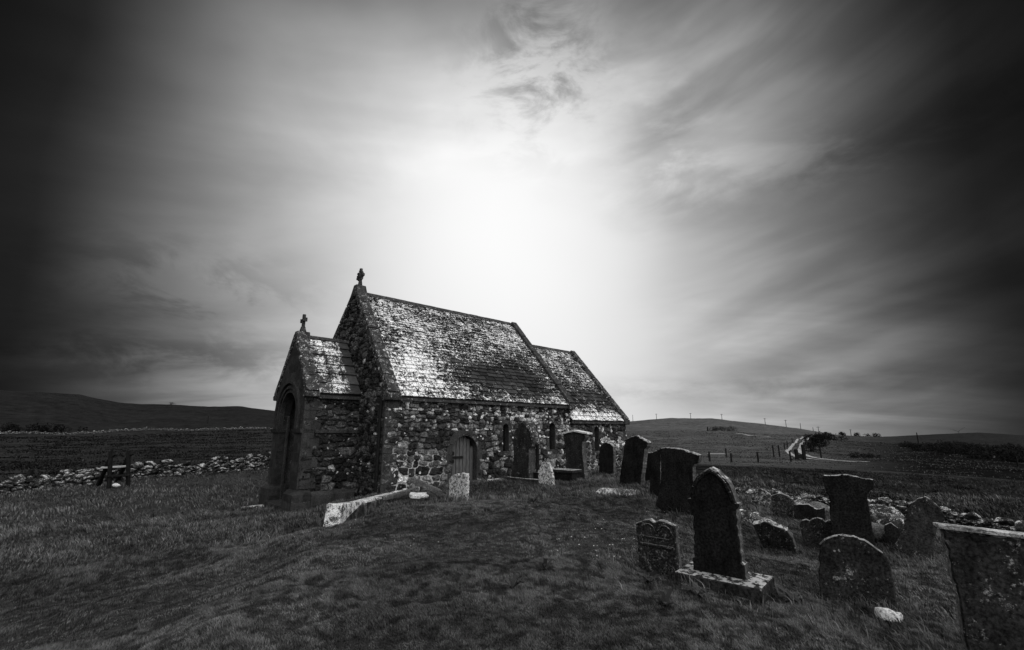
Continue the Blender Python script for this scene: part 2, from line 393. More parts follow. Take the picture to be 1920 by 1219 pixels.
M['turbine'] = simple('turbine_paint', .1, .14, 1, .6, .001)
M['gravel'] = simple('pale_gravel', .10, .42, 1.6, .95, .02, spec=0.0)

def ground_mat():
    m, t = newmat('turf_ground')
    g = t.n('ShaderNodeNewGeometry').outputs['Position']
    tone = t.attr('tone'); con = t.attr('contrast')
    n1 = t.noise(g, .25, 5, .6); n2 = t.noise(g, 1.6, 6, .65); n3 = t.noise(g, 9, 5, .7); n4 = t.noise(g, 45, 3, .7)
    nb = t.noise(g, .035, 6, .7); nc = t.noise(g, .18, 5, .7)
    v = t.m('ADD', t.m('MULTIPLY', t.m('SUBTRACT', n2, .5), 3.0), t.m('MULTIPLY', t.m('SUBTRACT', n3, .5), 3.6))
    v = t.m('ADD', v, t.m('ADD', t.m('MULTIPLY', t.m('SUBTRACT', n1, .5), 2.4), t.m('MULTIPLY', t.m('SUBTRACT', n4, .5), 2.0)))
    v = t.m('ADD', v, t.m('ADD', t.m('MULTIPLY', t.m('SUBTRACT', nb, .5), 2.0), t.m('MULTIPLY', t.m('SUBTRACT', nc, .5), 2.6)))
    col = t.m('MULTIPLY', tone, t.m('MAXIMUM', .12, t.m('ADD', 1.0, t.m('MULTIPLY', v, con))))
    finish(t, col, .95, t.m('ADD', n2, t.m('MULTIPLY', n3, .7)), .9, .12, spec=0.0)
    return m
M['ground'] = ground_mat()
def blade_mat(name, k, tr=.35):
    m, t = newmat(name)
    c = t.m('MULTIPLY', t.attr('tone'), k)
    d = t.n('ShaderNodeBsdfDiffuse'); t.put(d.inputs[0], c)
    tl = t.n('ShaderNodeBsdfTranslucent'); t.put(tl.inputs[0], c)
    mx = t.n('ShaderNodeMixShader'); mx.inputs[0].default_value = tr
    t.nt.links.new(d.outputs[0], mx.inputs[1]); t.nt.links.new(tl.outputs[0], mx.inputs[2])
    o = t.n('ShaderNodeOutputMaterial'); t.nt.links.new(mx.outputs[0], o.inputs[0]); return m
M['grass'] = blade_mat('grass_blades', 1.0)
M['petal'] = simple('white_petal', .7, .8, 3)

# ------------------------------------------------------------------ object helpers
def link(name, me, mat, parent=None, smooth=False):
    o = bpy.data.objects.new(name, me); COL.objects.link(o)
    if mat: me.materials.append(mat)
    if parent: o.parent = parent
    if smooth: me.polygons.foreach_set('use_smooth', [True]*len(me.polygons))
    return o
def mesh(name, vs, fs, mat, parent=None, attrs=None, smooth=False):
    me = bpy.data.meshes.new(name); me.from_pydata([tuple(map(float, v)) for v in vs], [], fs); me.update()
    if attrs:
        for k, a in attrs.items():
            at_ = me.attributes.new(k, 'FLOAT', 'POINT'); at_.data.foreach_set('value', np.asarray(a, np.float32))
    return link(name, me, mat, parent, smooth)
def tag(o, label=None, cat=None, group=None, kind=None):
    for k, v in (('label', label), ('category', cat), ('group', group), ('kind', kind)):
        if v: o[k] = v
    return o
def empty(name, loc, rz=0):
    o = bpy.data.objects.new(name, None); COL.objects.link(o); o.location = loc; o.rotation_euler = (0, 0, rz); o.empty_display_size = .2; return o

class MB:
    def __init__(s): s.v = []; s.f = []; s.a = {}
    def add(s, vs, fs, **at_):
        n = len(s.v); s.v += [tuple(map(float, p)) for p in vs]; s.f += [tuple(i+n for i in f) for f in fs]
        for k, val in at_.items():
            s.a.setdefault(k, []).extend(list(val) if hasattr(val, '__len__') else [val]*len(vs))
    def hexa(s, p, **at_):                    # 8 corners: bottom 4, top 4
        s.add(p, [(3, 2, 1, 0), (4, 5, 6, 7), (0, 1, 5, 4), (1, 2, 6, 5), (2, 3, 7, 6), (3, 0, 4, 7)], **at_)
    def box(s, x0, x1, y0, y1, z0, z1, **at_):
        s.hexa([(x0, y0, z0), (x1, y0, z0), (x1, y1, z0), (x0, y1, z0), (x0, y0, z1), (x1, y0, z1), (x1, y1, z1), (x0, y1, z1)], **at_)
    def bar(s, p, q, w, d=None, up=(0, 0, 1)):  # square bar between two points
        p, q = Vector(p), Vector(q); d = d or w; ax = (q-p).normalized(); up = Vector(up)
        if abs(ax.dot(up)) > .95: up = Vector((0, 1, 0))
        a = ax.cross(up).normalized()*w/2; b = a.normalized().cross(ax).normalized()*d/2
        s.hexa([p-a-b, p+a-b, p+a+b, p-a+b, q-a-b, q+a-b, q+a+b, q-a+b])
    def tube(s, p, q, r0, r1=None, n=8):
        p, q = Vector(p), Vector(q); r1 = r0 if r1 is None else r1; ax = (q-p).normalized()
        a = ax.cross(Vector((0, 0, 1)) if abs(ax.z) < .9 else Vector((1, 0, 0))).normalized(); b = ax.cross(a)
        vs = [p+(a*math.cos(2*math.pi*i/n)+b*math.sin(2*math.pi*i/n))*r0 for i in range(n)]+[q+(a*math.cos(2*math.pi*i/n)+b*math.sin(2*math.pi*i/n))*r1 for i in range(n)]
        s.add(vs, [(i, (i+1) % n, n+(i+1) % n, n+i) for i in range(n)]+[tuple(range(n-1, -1, -1)), tuple(range(n, 2*n))])
    def build(s, name, mat, parent=None, smooth=False, bevel=0):
        o = mesh(name, s.v, s.f, mat, parent, s.a or None, smooth)
        if bevel:
            b = o.modifiers.new('bevel', 'BEVEL'); b.width = bevel; b.segments = 2; b.limit_method = 'ANGLE'; b.angle_limit = rad(35)
        return o

# ------------------------------------------------------------------ ground
def tone_at(X, Y):
    """albedo of the vegetation: churchyard turf, pasture, rough land"""
    r = np.hypot(X, Y); az = np.arctan2(X, Y)
    left = 1-ss(X + .0*Y, -14.5, -11.5)
    beyond_left = ss(Y - (19.6 + (X+17.7)*.9), -.3, .3)*(1-ss(X, -9, -7))
    tone = np.full(X.shape, .042); con = np.full(X.shape, .55)
    tone = tone*(1-beyond_left)+.021*beyond_left  # left field darkened, lens falloff put into its colour
    far = ss(r, 200, 240)
    tone = tone*(1-far)+far*.015
    right = ss(az, .30, .36)
    edge = 56-20*np.clip(az-.75, 0, 1)
    rough = right*ss(r, 19, 21)*(1-ss(r, edge-2, edge+2))
    tone = tone*(1-rough)+rough*.013; con = con*(1-rough)+rough*1.5
    hill = ss(az, 0, .1)*ss(r, edge, edge+4)
    ht = .056+.012*ss(r, 300, 380)-.05*ss(az, .5, .72)
    tone = tone*(1-hill)+hill*ht
    con = np.where(r > 60, .7, con)
    yard = (1-ss(r, 15, 26))
    return tone, con
def build_ground():
    a = [-math.pi+i*rad(4) for i in range(int((180-56)/4))]
    fine = list(np.arange(rad(-56), rad(56), rad(.22)))
    A = np.array(a+fine+[-x for x in reversed(a)]+[math.pi])
    A = np.unique(np.round(A, 5))
    Rr = [.0]+list(np.exp(np.linspace(math.log(.6), math.log(9000), 520)))
    Rr = np.array(Rr[1:])
    AA, RR = np.meshgrid(A, Rr)
    X = (RR*np.sin(AA)).ravel(); Y = (RR*np.cos(AA)).ravel()
    Z = zt(X, Y)
    # keep the ground below the chapel's floor inside its walls
    nA, nR = len(A), len(Rr)
    idx = np.arange(nA*nR).reshape(nR, nA)
    q = np.stack([idx[:-1, :-1], idx[:-1, 1:], idx[1:, 1:], idx[1:, :-1]], -1).reshape(-1, 4)
    tone, con = tone_at(X, Y)
    me = bpy.data.meshes.new('ground'); nv = len(X)+1
    co = np.zeros((nv, 3), np.float32); co[:-1, 0] = X; co[:-1, 1] = Y; co[:-1, 2] = Z; co[-1] = (0, 0, float(zt(0., 0.)))
    tri = np.stack([np.full(nA-1, nv-1), idx[0, 1:], idx[0, :-1]], -1)[:, ::1]
    me.vertices.add(nv); me.vertices.foreach_set('co', co.ravel())
    loops = np.concatenate([q[:, ::-1].ravel(), tri[:, ::-1].ravel()[::-1]]).astype(np.int32)
    me.loops.add(len(loops)); me.loops.foreach_set('vertex_index', loops)
    ns = len(q)+len(tri); me.polygons.add(ns)
    st = np.concatenate([np.arange(len(q))*4, len(q)*4+np.arange(len(tri))*3]).astype(np.int32)
    me.polygons.foreach_set('loop_start', st)
    me.polygons.foreach_set('use_smooth', [True]*ns)
    me.update(calc_edges=True); me.validate()
    for k, v in (('tone', tone), ('contrast', con)):
        at_ = me.attributes.new(k, 'FLOAT', 'POINT'); at_.data.foreach_set('value', np.append(v, v[0]).astype(np.float32))
    o = link('ground', me, M['ground']); tag(o, 'dark grassy churchyard, fields and low hills', 'ground', kind='structure')
build_ground()

# ------------------------------------------------------------------ chapel
CH = empty('chapel', (BX, BY, EZ), math.pi/2-AZB)
tag(CH, 'small rubble stone chapel with lichened slate roofs, gabled porch and cross finials', 'chapel')

def rubble(U, V, seed, sw=.34, sh=.19, step=.025, keep=None, big=0., white=lambda u, v: .06, mortar=lambda u, v: .02, lich=lambda u, v: 0*u, lo=.018, hi=.17):
    """relief of irregular stones on a U x V rectangle; returns verts(u,v,d), faces, attributes"""
    rs = np.random.RandomState(seed)
    nu = int(U/step)+1; nv = int(V/step)+1
    us = np.linspace(0, U, nu); vs = np.linspace(0, V, nv)
    uu, vv = np.meshgrid(us, vs); u = uu.ravel(); v = vv.ravel()
    seeds = []; z = -.1; row = 0
    while z < V+.3:
        h = sh*rs.uniform(.6, 1.5)*(1+big*(1-min(1, max(0, (z-1.6)/1.2)))); x = -.3+rs.uniform(0, .3)
        while x < U+.4:
            w = sw*rs.uniform(.4, 1.6)*(h/sh)**.4
            seeds.append((x+w/2+rs.uniform(-.03, .03), z+h/2+rs.uniform(-.35, .35)*h, w, h)); x += w
        z += h*.92
    sd = np.array(seeds)
    d1 = np.full(u.shape, 9.); d2 = np.full(u.shape, 9.); id1 = np.zeros(u.shape, int)
    wu = u+(vnoise(u*6, v*6, seed)-.5)*.09+(vnoise(u*17, v*17, seed+4)-.5)*.03
    wv = v+(vnoise(u*6, v*6, seed+2)-.5)*.08+(vnoise(u*17, v*17, seed+6)-.5)*.025
    for k, (sx, sy, w, h) in enumerate(sd):
        m = (np.abs(wu-sx) < 1.0) & (np.abs(wv-sy) < .6)
        if not m.any(): continue
        dx = np.abs(wu[m]-sx)/w; dy = np.abs(wv[m]-sy)/h
        d = (dx**3+dy**3)**(1/3.)
        a1 = d1[m]; a2 = d2[m]; i1 = id1[m]
        n1 = d < a1; a2 = np.where(n1, a1, np.minimum(a2, d)); a1 = np.where(n1, d, a1); i1 = np.where(n1, k, i1)
        d1[m] = a1; d2[m] = a2; id1[m] = i1
    e = d2-d1
    body = ss(e, .05, .34)
    sd_small = sd[:, 2]*sd[:, 3] < sw*sh*1.1
    st = rs.uniform(0, 1, len(sd)); off = rs.uniform(-.012, .018, len(sd)); wr = rs.uniform(0, 1, len(sd))
    dsp = body*.06+off[id1]*1.4*body-.02+(vnoise(u*22, v*22, seed+9)-.5)*.014*body
    tone = lo+(hi-lo)*st[id1]**2.0
    su = sd[id1, 0]; sv = sd[id1, 1]
    isw = (wr[id1] < white(su, sv)*1.7) & sd_small[id1]
    tone = np.where(isw, .22+.38*st[id1], tone)
    mort = 1-ss(e, .05, .15)
    mt = np.zeros(u.shape)+mortar(u, v)
    li = np.zeros(u.shape)+lich(u, v)
    idx = np.arange(nu*nv).reshape(nv, nu)
    q = np.stack([idx[:-1, :-1], idx[:-1, 1:], idx[1:, 1:], idx[1:, :-1]], -1).reshape(-1, 4)
    if keep is not None:
        cu = u[q].mean(1); cv = v[q].mean(1); q = q[keep(cu, cv)]
    return np.stack([u, v, dsp], 1), q, dict(tone=tone, mort=mort, mortar_tone=mt, lichen=li)

def wall_panel(mb, res, fn):
    P, q, at_ = res
    vs = fn(P[:, 0], P[:, 1], P[:, 2])
    used = np.unique(q); mp = np.full(len(P), -1); mp[used] = np.arange(len(used))
    mb.add(np.stack(vs, 1)[used], [tuple(r) for r in mp[q].tolist()], **{k: a[used] for k, a in at_.items()})

def arch_in(u, v, uc, v0, hw, vs, r=None):     # inside a round-headed opening
    r = r or hw
    return (np.abs(u-uc) < hw) & (v > v0) & ((v < vs) | ((u-uc)**2+((v-vs)*hw/r)**2 < hw*hw))
def arch_pts(uc, v0, hw, vs, n=14, rise=None):
    rise = rise or hw
    return [(uc-hw, v0)]+[(uc-hw*math.cos(math.pi*i/n), vs+rise*math.sin(math.pi*i/n)) for i in range(n+1)]+[(uc+hw, v0)]
def ring(inner, outer, y0, y1, mb):            # solid band between two open outlines in the x-z plane
    n = len(inner); vs = []
    for (x, z), (X, Z) in zip(inner, outer): vs += [(x, y0, z), (X, y0, Z), (x, y1, z), (X, y1, Z)]
    fs = []
    for i in range(n-1):
        a, b = 4*i, 4*i+4
        fs += [(a, a+1, b+1, b), (a+2, b+2, b+3, a+3), (a, b, b+2, a+2), (a+1, a+3, b+3, b+1)]
    fs += [(0, 2, 3, 1), (4*n-4, 4*n-3, 4*n-1, 4*n-2)]
    mb.add(vs, fs)

GZ = -1.3                                      # walls run down below the turf (local z)
zE1, zR1, zE2, zR2, zEP, zRP = E1+HZ, R1+HZ, E2+HZ, R2+HZ, EP+HZ, RP+HZ
# ---- openings of the south side, found on the wall plane
dl = south(847, 870)[0]; dr = south(893, 870)[0]; DC = (dl+dr)/2; DHW = (dr-dl)/2
DT = south(872, 817)[1]+HZ; DB = south(870, 905)[1]+HZ-.1; DVS = DT-DHW
def slit(u0, u1, v0, v1, b=0):
    a0 = south(u0, (v0+v1)/2, b)[0]; a1 = south(u1, (v0+v1)/2, b)[0]; t = south((u0+u1)/2, v0, b)[1]+HZ; bt = south((u0+u1)/2, v1, b)[1]+HZ
    return (a0+a1)/2, (a1-a0)/2, bt, t
WINS = [slit(942, 953, 795, 846), slit(1029, 1040, 793, 843)]
WCH = slit(1114, 1122, 800, 846, .06)
def lean_w(z): return .2*np.clip((z-zE1)/(zR1-zE1), 0, 1)

mb = MB()
Vn = zE1+.12-GZ
def s_keep(u, v):
    z = v+GZ; k = ~arch_in(u, z, DC, -5, DHW+.02, DVS)
    for (c, hw, b, t) in WINS: k &= ~arch_in(u, z, c, b, hw+.02, t-hw)
    return k
def s_white(u, v):
    z = v+GZ; w = .10+.12*ss(z, 1.2, 2.4)
    w = w+.12*ss(u, 4.6, 6)
    return w
def s_mort(u, v):
    z = v+GZ; return .03+.46*ss(-(u-3.6+(vnoise(u*1.5, v*1.5, 77)-.5)*2.5), -.3, .8)*ss(-(z-1.75+(vnoise(u, v, 78)-.5)*1.4+.15*u), -.15, .5)+.3*ss(u, 7, 8.5)*ss(-(z-1.2), 0, .5)
wall_panel(mb, rubble(L1, Vn, 3, sw=.27, sh=.15, big=.75, keep=s_keep, white=s_white, mortar=s_mort, lich=lambda u, v: .1*fbm(u*.8, v*.8, 5)+.13*ss(fbm(u*1.1, v*1.1, 6), .55, .75)),
           lambda u, v, d: (u, -d, v+GZ))
# west gable of the nave
def w_keep(u, v):
    z = v+GZ; hmax = np.where(np.abs(u-W/2) < W/2, zE1+(zR1-zE1)*(1-np.abs(u-W/2)/(W/2)), 0)+.05
    return z < hmax
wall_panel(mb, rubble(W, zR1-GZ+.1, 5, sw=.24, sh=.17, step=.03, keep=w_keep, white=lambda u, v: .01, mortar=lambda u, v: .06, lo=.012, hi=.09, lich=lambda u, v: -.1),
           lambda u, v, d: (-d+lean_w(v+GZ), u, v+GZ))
o = mb.build('nave_wall', M['wall'], CH, smooth=False)
# core of the nave (keeps light out and closes the north side)
mb = MB()
def prism(mb, a0, a1, b0, b1, z0, ze, zr, bc, lw=0, le=0, **k):
    mb.add([(a0, b0, z0), (a0, b1, z0), (a0, b1, ze), (a0+lw, bc, zr), (a0, b0, ze), (a1, b0, z0), (a1, b1, z0), (a1, b1, ze), (a1-le, bc, zr), (a1, b0, ze)],
           [(0, 4, 3, 2, 1), (5, 6, 7, 8, 9), (0, 5, 9, 4), (1, 2, 7, 6), (2, 3, 8, 7), (4, 9, 8, 3), (0, 1, 6, 5)], **k)
prism(mb, .42, L1-.02, .42, W-.02, GZ, zE1-.0, zR1-.45, W/2, .2, .3)
mb.build('inner_wall', M['rockdark'], CH)
# chancel
mb = MB(); CB = .06; CL = L2-L1
def c_keep(u, v):
    z = v+GZ; c, hw, b, t = WCH; return ~arch_in(u+L1, z, c, b, hw+.02, t-hw)
wall_panel(mb, rubble(CL, zE2+.1-GZ, 8, sw=.26, sh=.17, keep=c_keep, white=lambda u, v: .08+.42*ss(u, 1.6, 2.4)*ss(v+GZ, 1.0, 1.3), mortar=lambda u, v: .04+.42*ss(-(v+GZ), -1.1, -.4), lich=lambda u, v: .08),
           lambda u, v, d: (u+L1, CB-d, v+GZ))
wall_panel(mb, rubble(W, zR2-GZ+.05, 9, sw=.3, step=.06, keep=lambda u, v: (v+GZ) < zE2+(zR2-zE2)*(1-np.abs(u-W/2)/(W/2))+.05), lambda u, v, d: (L2+d, u, v+GZ))
mb.build('chancel_wall', M['wall'], CH)
mb = MB(); prism(mb, L1-.02, L2-.1, .45, W-.05, GZ, zE2, zR2-.4, W/2, 0, .1)
mb.build('inner_wall', M['rockdark'], CH); mb = MB()
# nave east gable standing above the chancel roof
prism(mb, L1-.28, L1+.02, .03, W-.03, GZ+1, zE1-.05, zR1-.02, W/2, -.28, .3)
mb.build('gable_wall', M['rockdark'], CH)

# ---- dressed surrounds, door, windows
mb = MB()
inn = arch_pts(DC, DB-.3, DHW, DVS); out = arch_pts(DC, DB-.3, DHW+.26, DVS)
ring(inn, out, -.035, .30, mb)
sur = mb.build('door_surround', M['dressed'], CH, bevel=.008)
mb = MB(); npl = 7
for i in range(npl):
    x0 = DC-DHW+2*DHW*i/npl+.013; x1 = DC-DHW+2*DHW*(i+1)/npl-.013; xm = max(abs(x0-DC), abs(x1-DC))
    top = DVS+math.sqrt(max(0, DHW**2-min(xm, DHW)**2))+.04
    mb.box(x0, x1, .2, .25+random.uniform(-.006, .006), DB-.3, top)
    mb.box(x1-.004, x1+.03, .245, .29, DB-.3, top)
door = mb.build('door', M['door'], CH, bevel=.004)
mb = MB()                                      # scrolled strap hinge on the left edge
for zc in (DB+(DT-DB)*.56,):
    mb.box(DC-DHW, DC+.06, .165, .19, zc-.04, zc+.04)
    for s in (-1, 1):
        pts = [(DC-DHW+.06, zc), (DC-DHW+.04, zc+s*.1), (DC-DHW+.09, zc+s*.19), (DC-DHW+.17, zc+s*.2), (DC-DHW+.21, zc+s*.13), (DC-DHW+.17, zc+s*.09)]
        for p, q in zip(pts, pts[1:]): mb.bar((p[0], .178, p[1]), (q[0], .178, q[1]), .055, .022, (0, 1, 0))
    mb.tube((DC+.02, .16, zc), (DC+.02, .2, zc), .045)
mb.build('hinge', M['iron'], door)
def window(c, hw, b, t, y=0):
    mb = MB(); vs_ = t-hw
    i_ = [(c-hw, b)]+arch_pts(c, b, hw, vs_, 8)[1:-1]+[(c+hw, b)]; o_ = arch_pts(c, b-.02, hw+.17, vs_, 8)
    ring(i_, o_, y-.03, y+.28, mb)
    mb.box(c-hw-.17, c+hw+.17, y-.045, y+.28, b-.17, b-.021)
    w = mb.build('window', M['dressed'], CH, bevel=.006)
    g = MB(); pts = [(c-hw, b)]+arch_pts(c, b, hw, vs_, 8)[1:-1]+[(c+hw, b)]
    n = len(pts); g.add([(x, y+.2, z) for x, z in pts]+[(x, y+.22, z) for x, z in pts], [tuple(range(n)), tuple(range(2*n-1, n-1, -1))]+[(i, (i+1) % n, n+(i+1) % n, n+i) for i in range(n)])
    g.build('pane', M['glass'], w)
    l = MB()
    for k in range(1, 6): zz = b+(t-b)*k/6; l.box(c-hw, c+hw, y+.185, y+.195, zz-.006, zz+.006)
    l.box(c-.006, c+.006, y+.186, y+.196, b, t-.02)
    l.build('glazing_bars', M['iron'], w)
for wi in WINS: window(*wi)
window(*WCH, y=CB)

# quoins
mb = MB(); z = GZ+.3; k = 0
while z < zE1-.2:
    h = random.uniform(.26, .36); h = min(h, zE1-.06-z); l = (.5, .3)[k % 2]+random.uniform(-.04, .06)
    mb.box(-.035, l, -.036-random.uniform(0, .008), .02, z+.006, z+h-.006)
    mb.box(-.037, .02, .021, (.26, .46)[k % 2], z+.006, z+h-.006); z += h; k += 1
mb.build('quoins', M['dressed'], CH, bevel=.012); mb = MB()
z = GZ+1.
while z < zE2-.2:
    h = random.uniform(.26, .36); h = min(h, zE2-.05-z); l = (.4, .25)[k % 2]
    mb.box(L2-l, L2+.035, CB-.036, CB+.02, z+.006, z+h-.006); z += h; k += 1
mb.build('quoins', M['dressed'], CH, bevel=.012)
# drainpipe at the west corner
mb = MB(); mb.tube((-.09, .16, GZ+.2), (-.09, .16, zE1-.1), .05, .05, 10)
for z in (.2, 1.4, 2.6): mb.tube((-.09, .16, z), (-.09, .16, z+.07), .065, .065, 10)
mb.build('drainpipe', M['iron'], CH, smooth=False)

# ---- slate roofs
def slates(name, a0f, a1f, b_e, z_e, b_r, z_r, rows, w_e, w_r, lichf, tone=(.012, .05), th=.03, jit=1., side=1, stone=False):
    """courses from the eave up; a0f/a1f give the ends for a fraction up the slope"""
    mb = MB(); L = math.hypot(b_r-b_e, z_r-z_e); db, dz = (b_r-b_e)/L, (z_r-z_e)/L
    nb, nz = -dz*side, db*side                   # outward normal
    if nz < 0: nb, nz = -nb, -nz
    hs = np.linspace(1.0, .36, rows) if not stone else np.linspace(1, .9, rows); hs = hs/hs.sum()*L
    s = 0
    for k in range(rows):
        h = hs[k]; f = s/L; a = a0f(f); end = a1f(f); w0 = w_e+(w_r-w_e)*f
        off = 0 if stone else random.uniform(0, 1)
        first = True
        while a < end-.01:
            w = w0*random.uniform(.75, 1.25) if not stone else w0
            if first and not stone: w *= .4+.6*off
            first = False
            if a+w > end-.1: w = end-a
            gp = (.022-.016*f) if not stone else .014
            x0, x1 = a+gp, a+w-gp
            lo = random.uniform(-.012, .012)*jit; li = random.uniform(0, .014)*jit+.003
            s0 = s-.03+lo; s1 = s+h+.05; hgt0 = th*1.6+li; hgt1 = .004
            def P(x, ss_, hh): return (x, b_e+db*ss_+nb*hh, z_e+dz*ss_+nz*hh)
            c = random.uniform(-.007, .007)
            nseg = max(1, int((x1-x0)/.12)); ns2 = max(1, int(h/.1))
            vs = []; at_l = []
            tn = tone[0]+(tone[1]-tone[0])*random.random()**1.5
            for i in range(nseg+1):
                x = x0+(x1-x0)*i/nseg
                chip = random.uniform(-.008, .008)
                for j in range(ns2+1):
                    g = j/ns2; sj = (s0+chip*(j == 0))*(1-g)+s1*g; hh = hgt0*(1-g)+hgt1*g
                    vs.append(P(x, sj+c*(i/nseg-.5)*2*(j == 0), hh)); at_l.append((x, sj/L))
            n0 = len(vs)
            for i in range(nseg+1):
                x = x0+(x1-x0)*i/nseg; vs.append(P(x, s0, hgt0-th)); at_l.append((x, s0/L))
            at_l = np.array(at_l); lic = lichf(at_l[:, 0], at_l[:, 1])+random.uniform(-.035, .035)
            fs = []
            for i in range(nseg):
                for j in range(ns2): A = i*(ns2+1)+j; fs.append((A, A+ns2+1, A+ns2+2, A+1))
                fs.append((n0+i, n0+i+1, (i+1)*(ns2+1), i*(ns2+1)))
            fs.append((n0, 0, ns2)); fs.append((n0+nseg, nseg*(ns2+1)+ns2, nseg*(ns2+1)))
            mb.add(vs, fs, tone=tn, lichen=lic)
            a += w
        s += h
    # bed under the slates and the far slope
    return mb
def lich_nave(x, s):
    t = x/L1; sl_ = 5.5*s
    g = .395+.05*(fbm(x*.7, sl_*.7, 41)-.5)*2
    g += .105*np.exp(-((t-.15)/.18)**2-((s-.25)/.30)**2)          # denser crust on the lower west part
    g += .02*ss(s, .55, .75)
    g -= .17*np.exp(-((t-.64)/.26)**2-((s-.24)/.17)**2)          # bare slabs
    g += .02*(1-ss(s, .03, .14))
    g += .06*(vnoise(x*3.1, sl_*4.5, 44)-.5)
    return g
def lich_ch(x, s):
    g = .40+.06*(1-ss(s, .05, .16))+.02*ss(s, .5, .8)+.05*(fbm(x*1.2, s*4, 51)-.5)*2-.10*np.exp(-((s-.3)/.12)**2)
    return g+.06*(vnoise(x*3.1, s*22, 54)-.5)
EV = .16                                       # roof overhang
tn1 = (zR1-zE1)/(W/2)
na0 = lambda f: .33+.2*f
na1 = lambda f: L1-.25-.36*f
mb = slates('roof', na0, na1, -EV, zE1, W/2, zR1, 34, .52, .2, lich_nave)
roof = mb.build('nave_roof', M['slate'], CH)
def bed(a0, a1, lw, le, b_e, z_e, b_r, z_r, mb, th=.1):
    mb.hexa([(a0, b_e, z_e-th), (a1, b_e, z_e-th), (a1-le, b_r, z_r-th), (a0+lw, b_r, z_r-th), (a0, b_e, z_e-.002), (a1, b_e, z_e-.002), (a1-le, b_r, z_r-.002), (a0+lw, b_r, z_r-.002)], tone=.008, lichen=-.5)
mb = MB(); bed(.05, L1-.05, .2, .36, -EV+.02, zE1, W/2, zR1, mb)
mb.hexa([(.05, W/2+.002, zR1-.1), (L1-.05, W/2+.002, zR1-.1), (L1-.05, W+EV, zE1-.1), (.05, W+EV, zE1-.1), (.25, W/2+.002, zR1), (L1-.41, W/2+.002, zR1), (L1-.05, W+EV, zE1), (.05, W+EV, zE1)], tone=.05, lichen=.35)
mb.build('roof_bed', M['slate'], roof)
def ridge(a0, a1, b, z, parent, seg=.5, r=.13):
    mb = MB(); a = a0
    while a < a1-.05:
        w = min(seg, a1-a); c = random.uniform(-.006, .006)
        for s in (-1, 1):
            mb.hexa([(a+.004, b, z+.0), (a+w-.004, b, z+.0), (a+w-.004, b+s*r, z-r*1.25), (a+.004, b+s*r, z-r*1.25), (a+.004, b, z+.06+c), (a+w-.004, b, z+.06+c), (a+w-.004, b+s*(r+.03), z-r*1.25+.05+c), (a+.004, b+s*(r+.03), z-r*1.25+.05+c)])
        a += w
    mb.build('ridge_tiles', M['copingdark'], parent)
ridge(.5, L1-.6, W/2, zR1+.02, roof)
# eave slab course
mb = MB(); a = .4
while a < L1-.3:
    w = min(random.uniform(.8, 1.1), L1-.3-a); mb.box(a+.004, a+w-.004, -EV-.02, .05, zE1-.16, zE1-.06); a += w
mb.build('eaves_course', M['copingdark'], CH, bevel=.006)
ca0 = lambda f: L1+.03
ca1 = lambda f: L2-.28-.08*f
mb = slates('roof', ca0, ca1, CB-EV, zE2, W/2, zR2, 27, .5, .2, lich_ch)
croof = mb.build('chancel_roof', M['slate'], CH)
mb = MB(); bed(L1+.03, L2-.05, 0, .08, CB-EV+.02, zE2, W/2, zR2, mb)
mb.hexa([(L1+.03, W/2+.002, zR2-.1), (L2-.05, W/2+.002, zR2-.1), (L2-.05, W+EV, zE2-.1), (L1+.03, W+EV, zE2-.1), (L1+.03, W/2+.002, zR2), (L2-.1, W/2+.002, zR2), (L2-.05, W+EV, zE2), (L1+.03, W+EV, zE2)], tone=.05, lichen=.35)
mb.build('roof_bed', M['slate'], croof)
ridge(L1-.2, L2-.35, W/2, zR2+.02, croof)
mb = MB(); mb.box(L1+.05, L2-.25, CB-EV-.02, CB+.02, zE2-.16, zE2-.06); mb.build('eaves_course', M['copingdark'], CH, bevel=.006)

# ---- copings, kneelers, crosses
def coping(a_w, a_e, lean, b_e, z_e, bc, z_r, name='coping', th=.17, both=True, seg=.75, mat='coping'):
    """gable coping slabs; lean shifts along a towards the ridge"""
    mb = MB()
    for sgn in ((-1, 1) if both else (-1,)):
        be = bc+sgn*(bc-b_e)*1.0 if sgn > 0 else b_e
        L = math.hypot(bc-be, z_r-z_e); n = max(2, int(L/seg)); nb, nz = (-(z_r-z_e)/L*(1 if sgn < 0 else -1), abs(bc-be)/L)
        if sgn > 0: nb = abs(nb)
        for k in range(n):
            f0, f1 = k/n+.006, (k+1)/n-.002
            j = random.uniform(-.008, .012)
            q = []
            for hh in (-.05, th+j):
                for (aa, f) in ((a_w, f0), (a_e, f0), (a_e, f1), (a_w, f1)):
                    q.append((aa+lean*f, be+(bc-be)*f+nb*hh, z_e+(z_r-z_e)*f+nz*hh))
            mb.hexa(q)
    return mb.build(name, M[mat], CH, bevel=.012)
coping(-.06, .36, .2, -EV, zE1, W/2, zR1)
coping(L1-.27, L1+.06, -.36, -EV, zE1, W/2, zR1, seg=1.1, mat='copingdark')
coping(L2-.3, L2+.05, -.08, CB-EV, zE2, W/2, zR2, mat='coping')
def kneeler(a0, a1, b0, z0, mat='coping', h=.3, d=.35, s=1):
    mb = MB(); mb.hexa([(a0, b0, z0), (a1, b0, z0), (a1, b0+s*d, z0-.02), (a0, b0+s*d, z0-.02), (a0-.01, b0-s*.02, z0+h*.75), (a1+.01, b0-s*.02, z0+h*.75), (a1, b0+s*d, z0+h*1.35), (a0, b0+s*d, z0+h*1.35)])
    mb.build('kneeler', M[mat], CH, bevel=.025)
kneeler(-.09, .42, -.26, zE1-.16); kneeler(L1-.3, L1+.1, -.27, zE1-.2, 'copingdark'); kneeler(L2-.32, L2+.1, CB-.27, zE2-.17, 'copingdark')
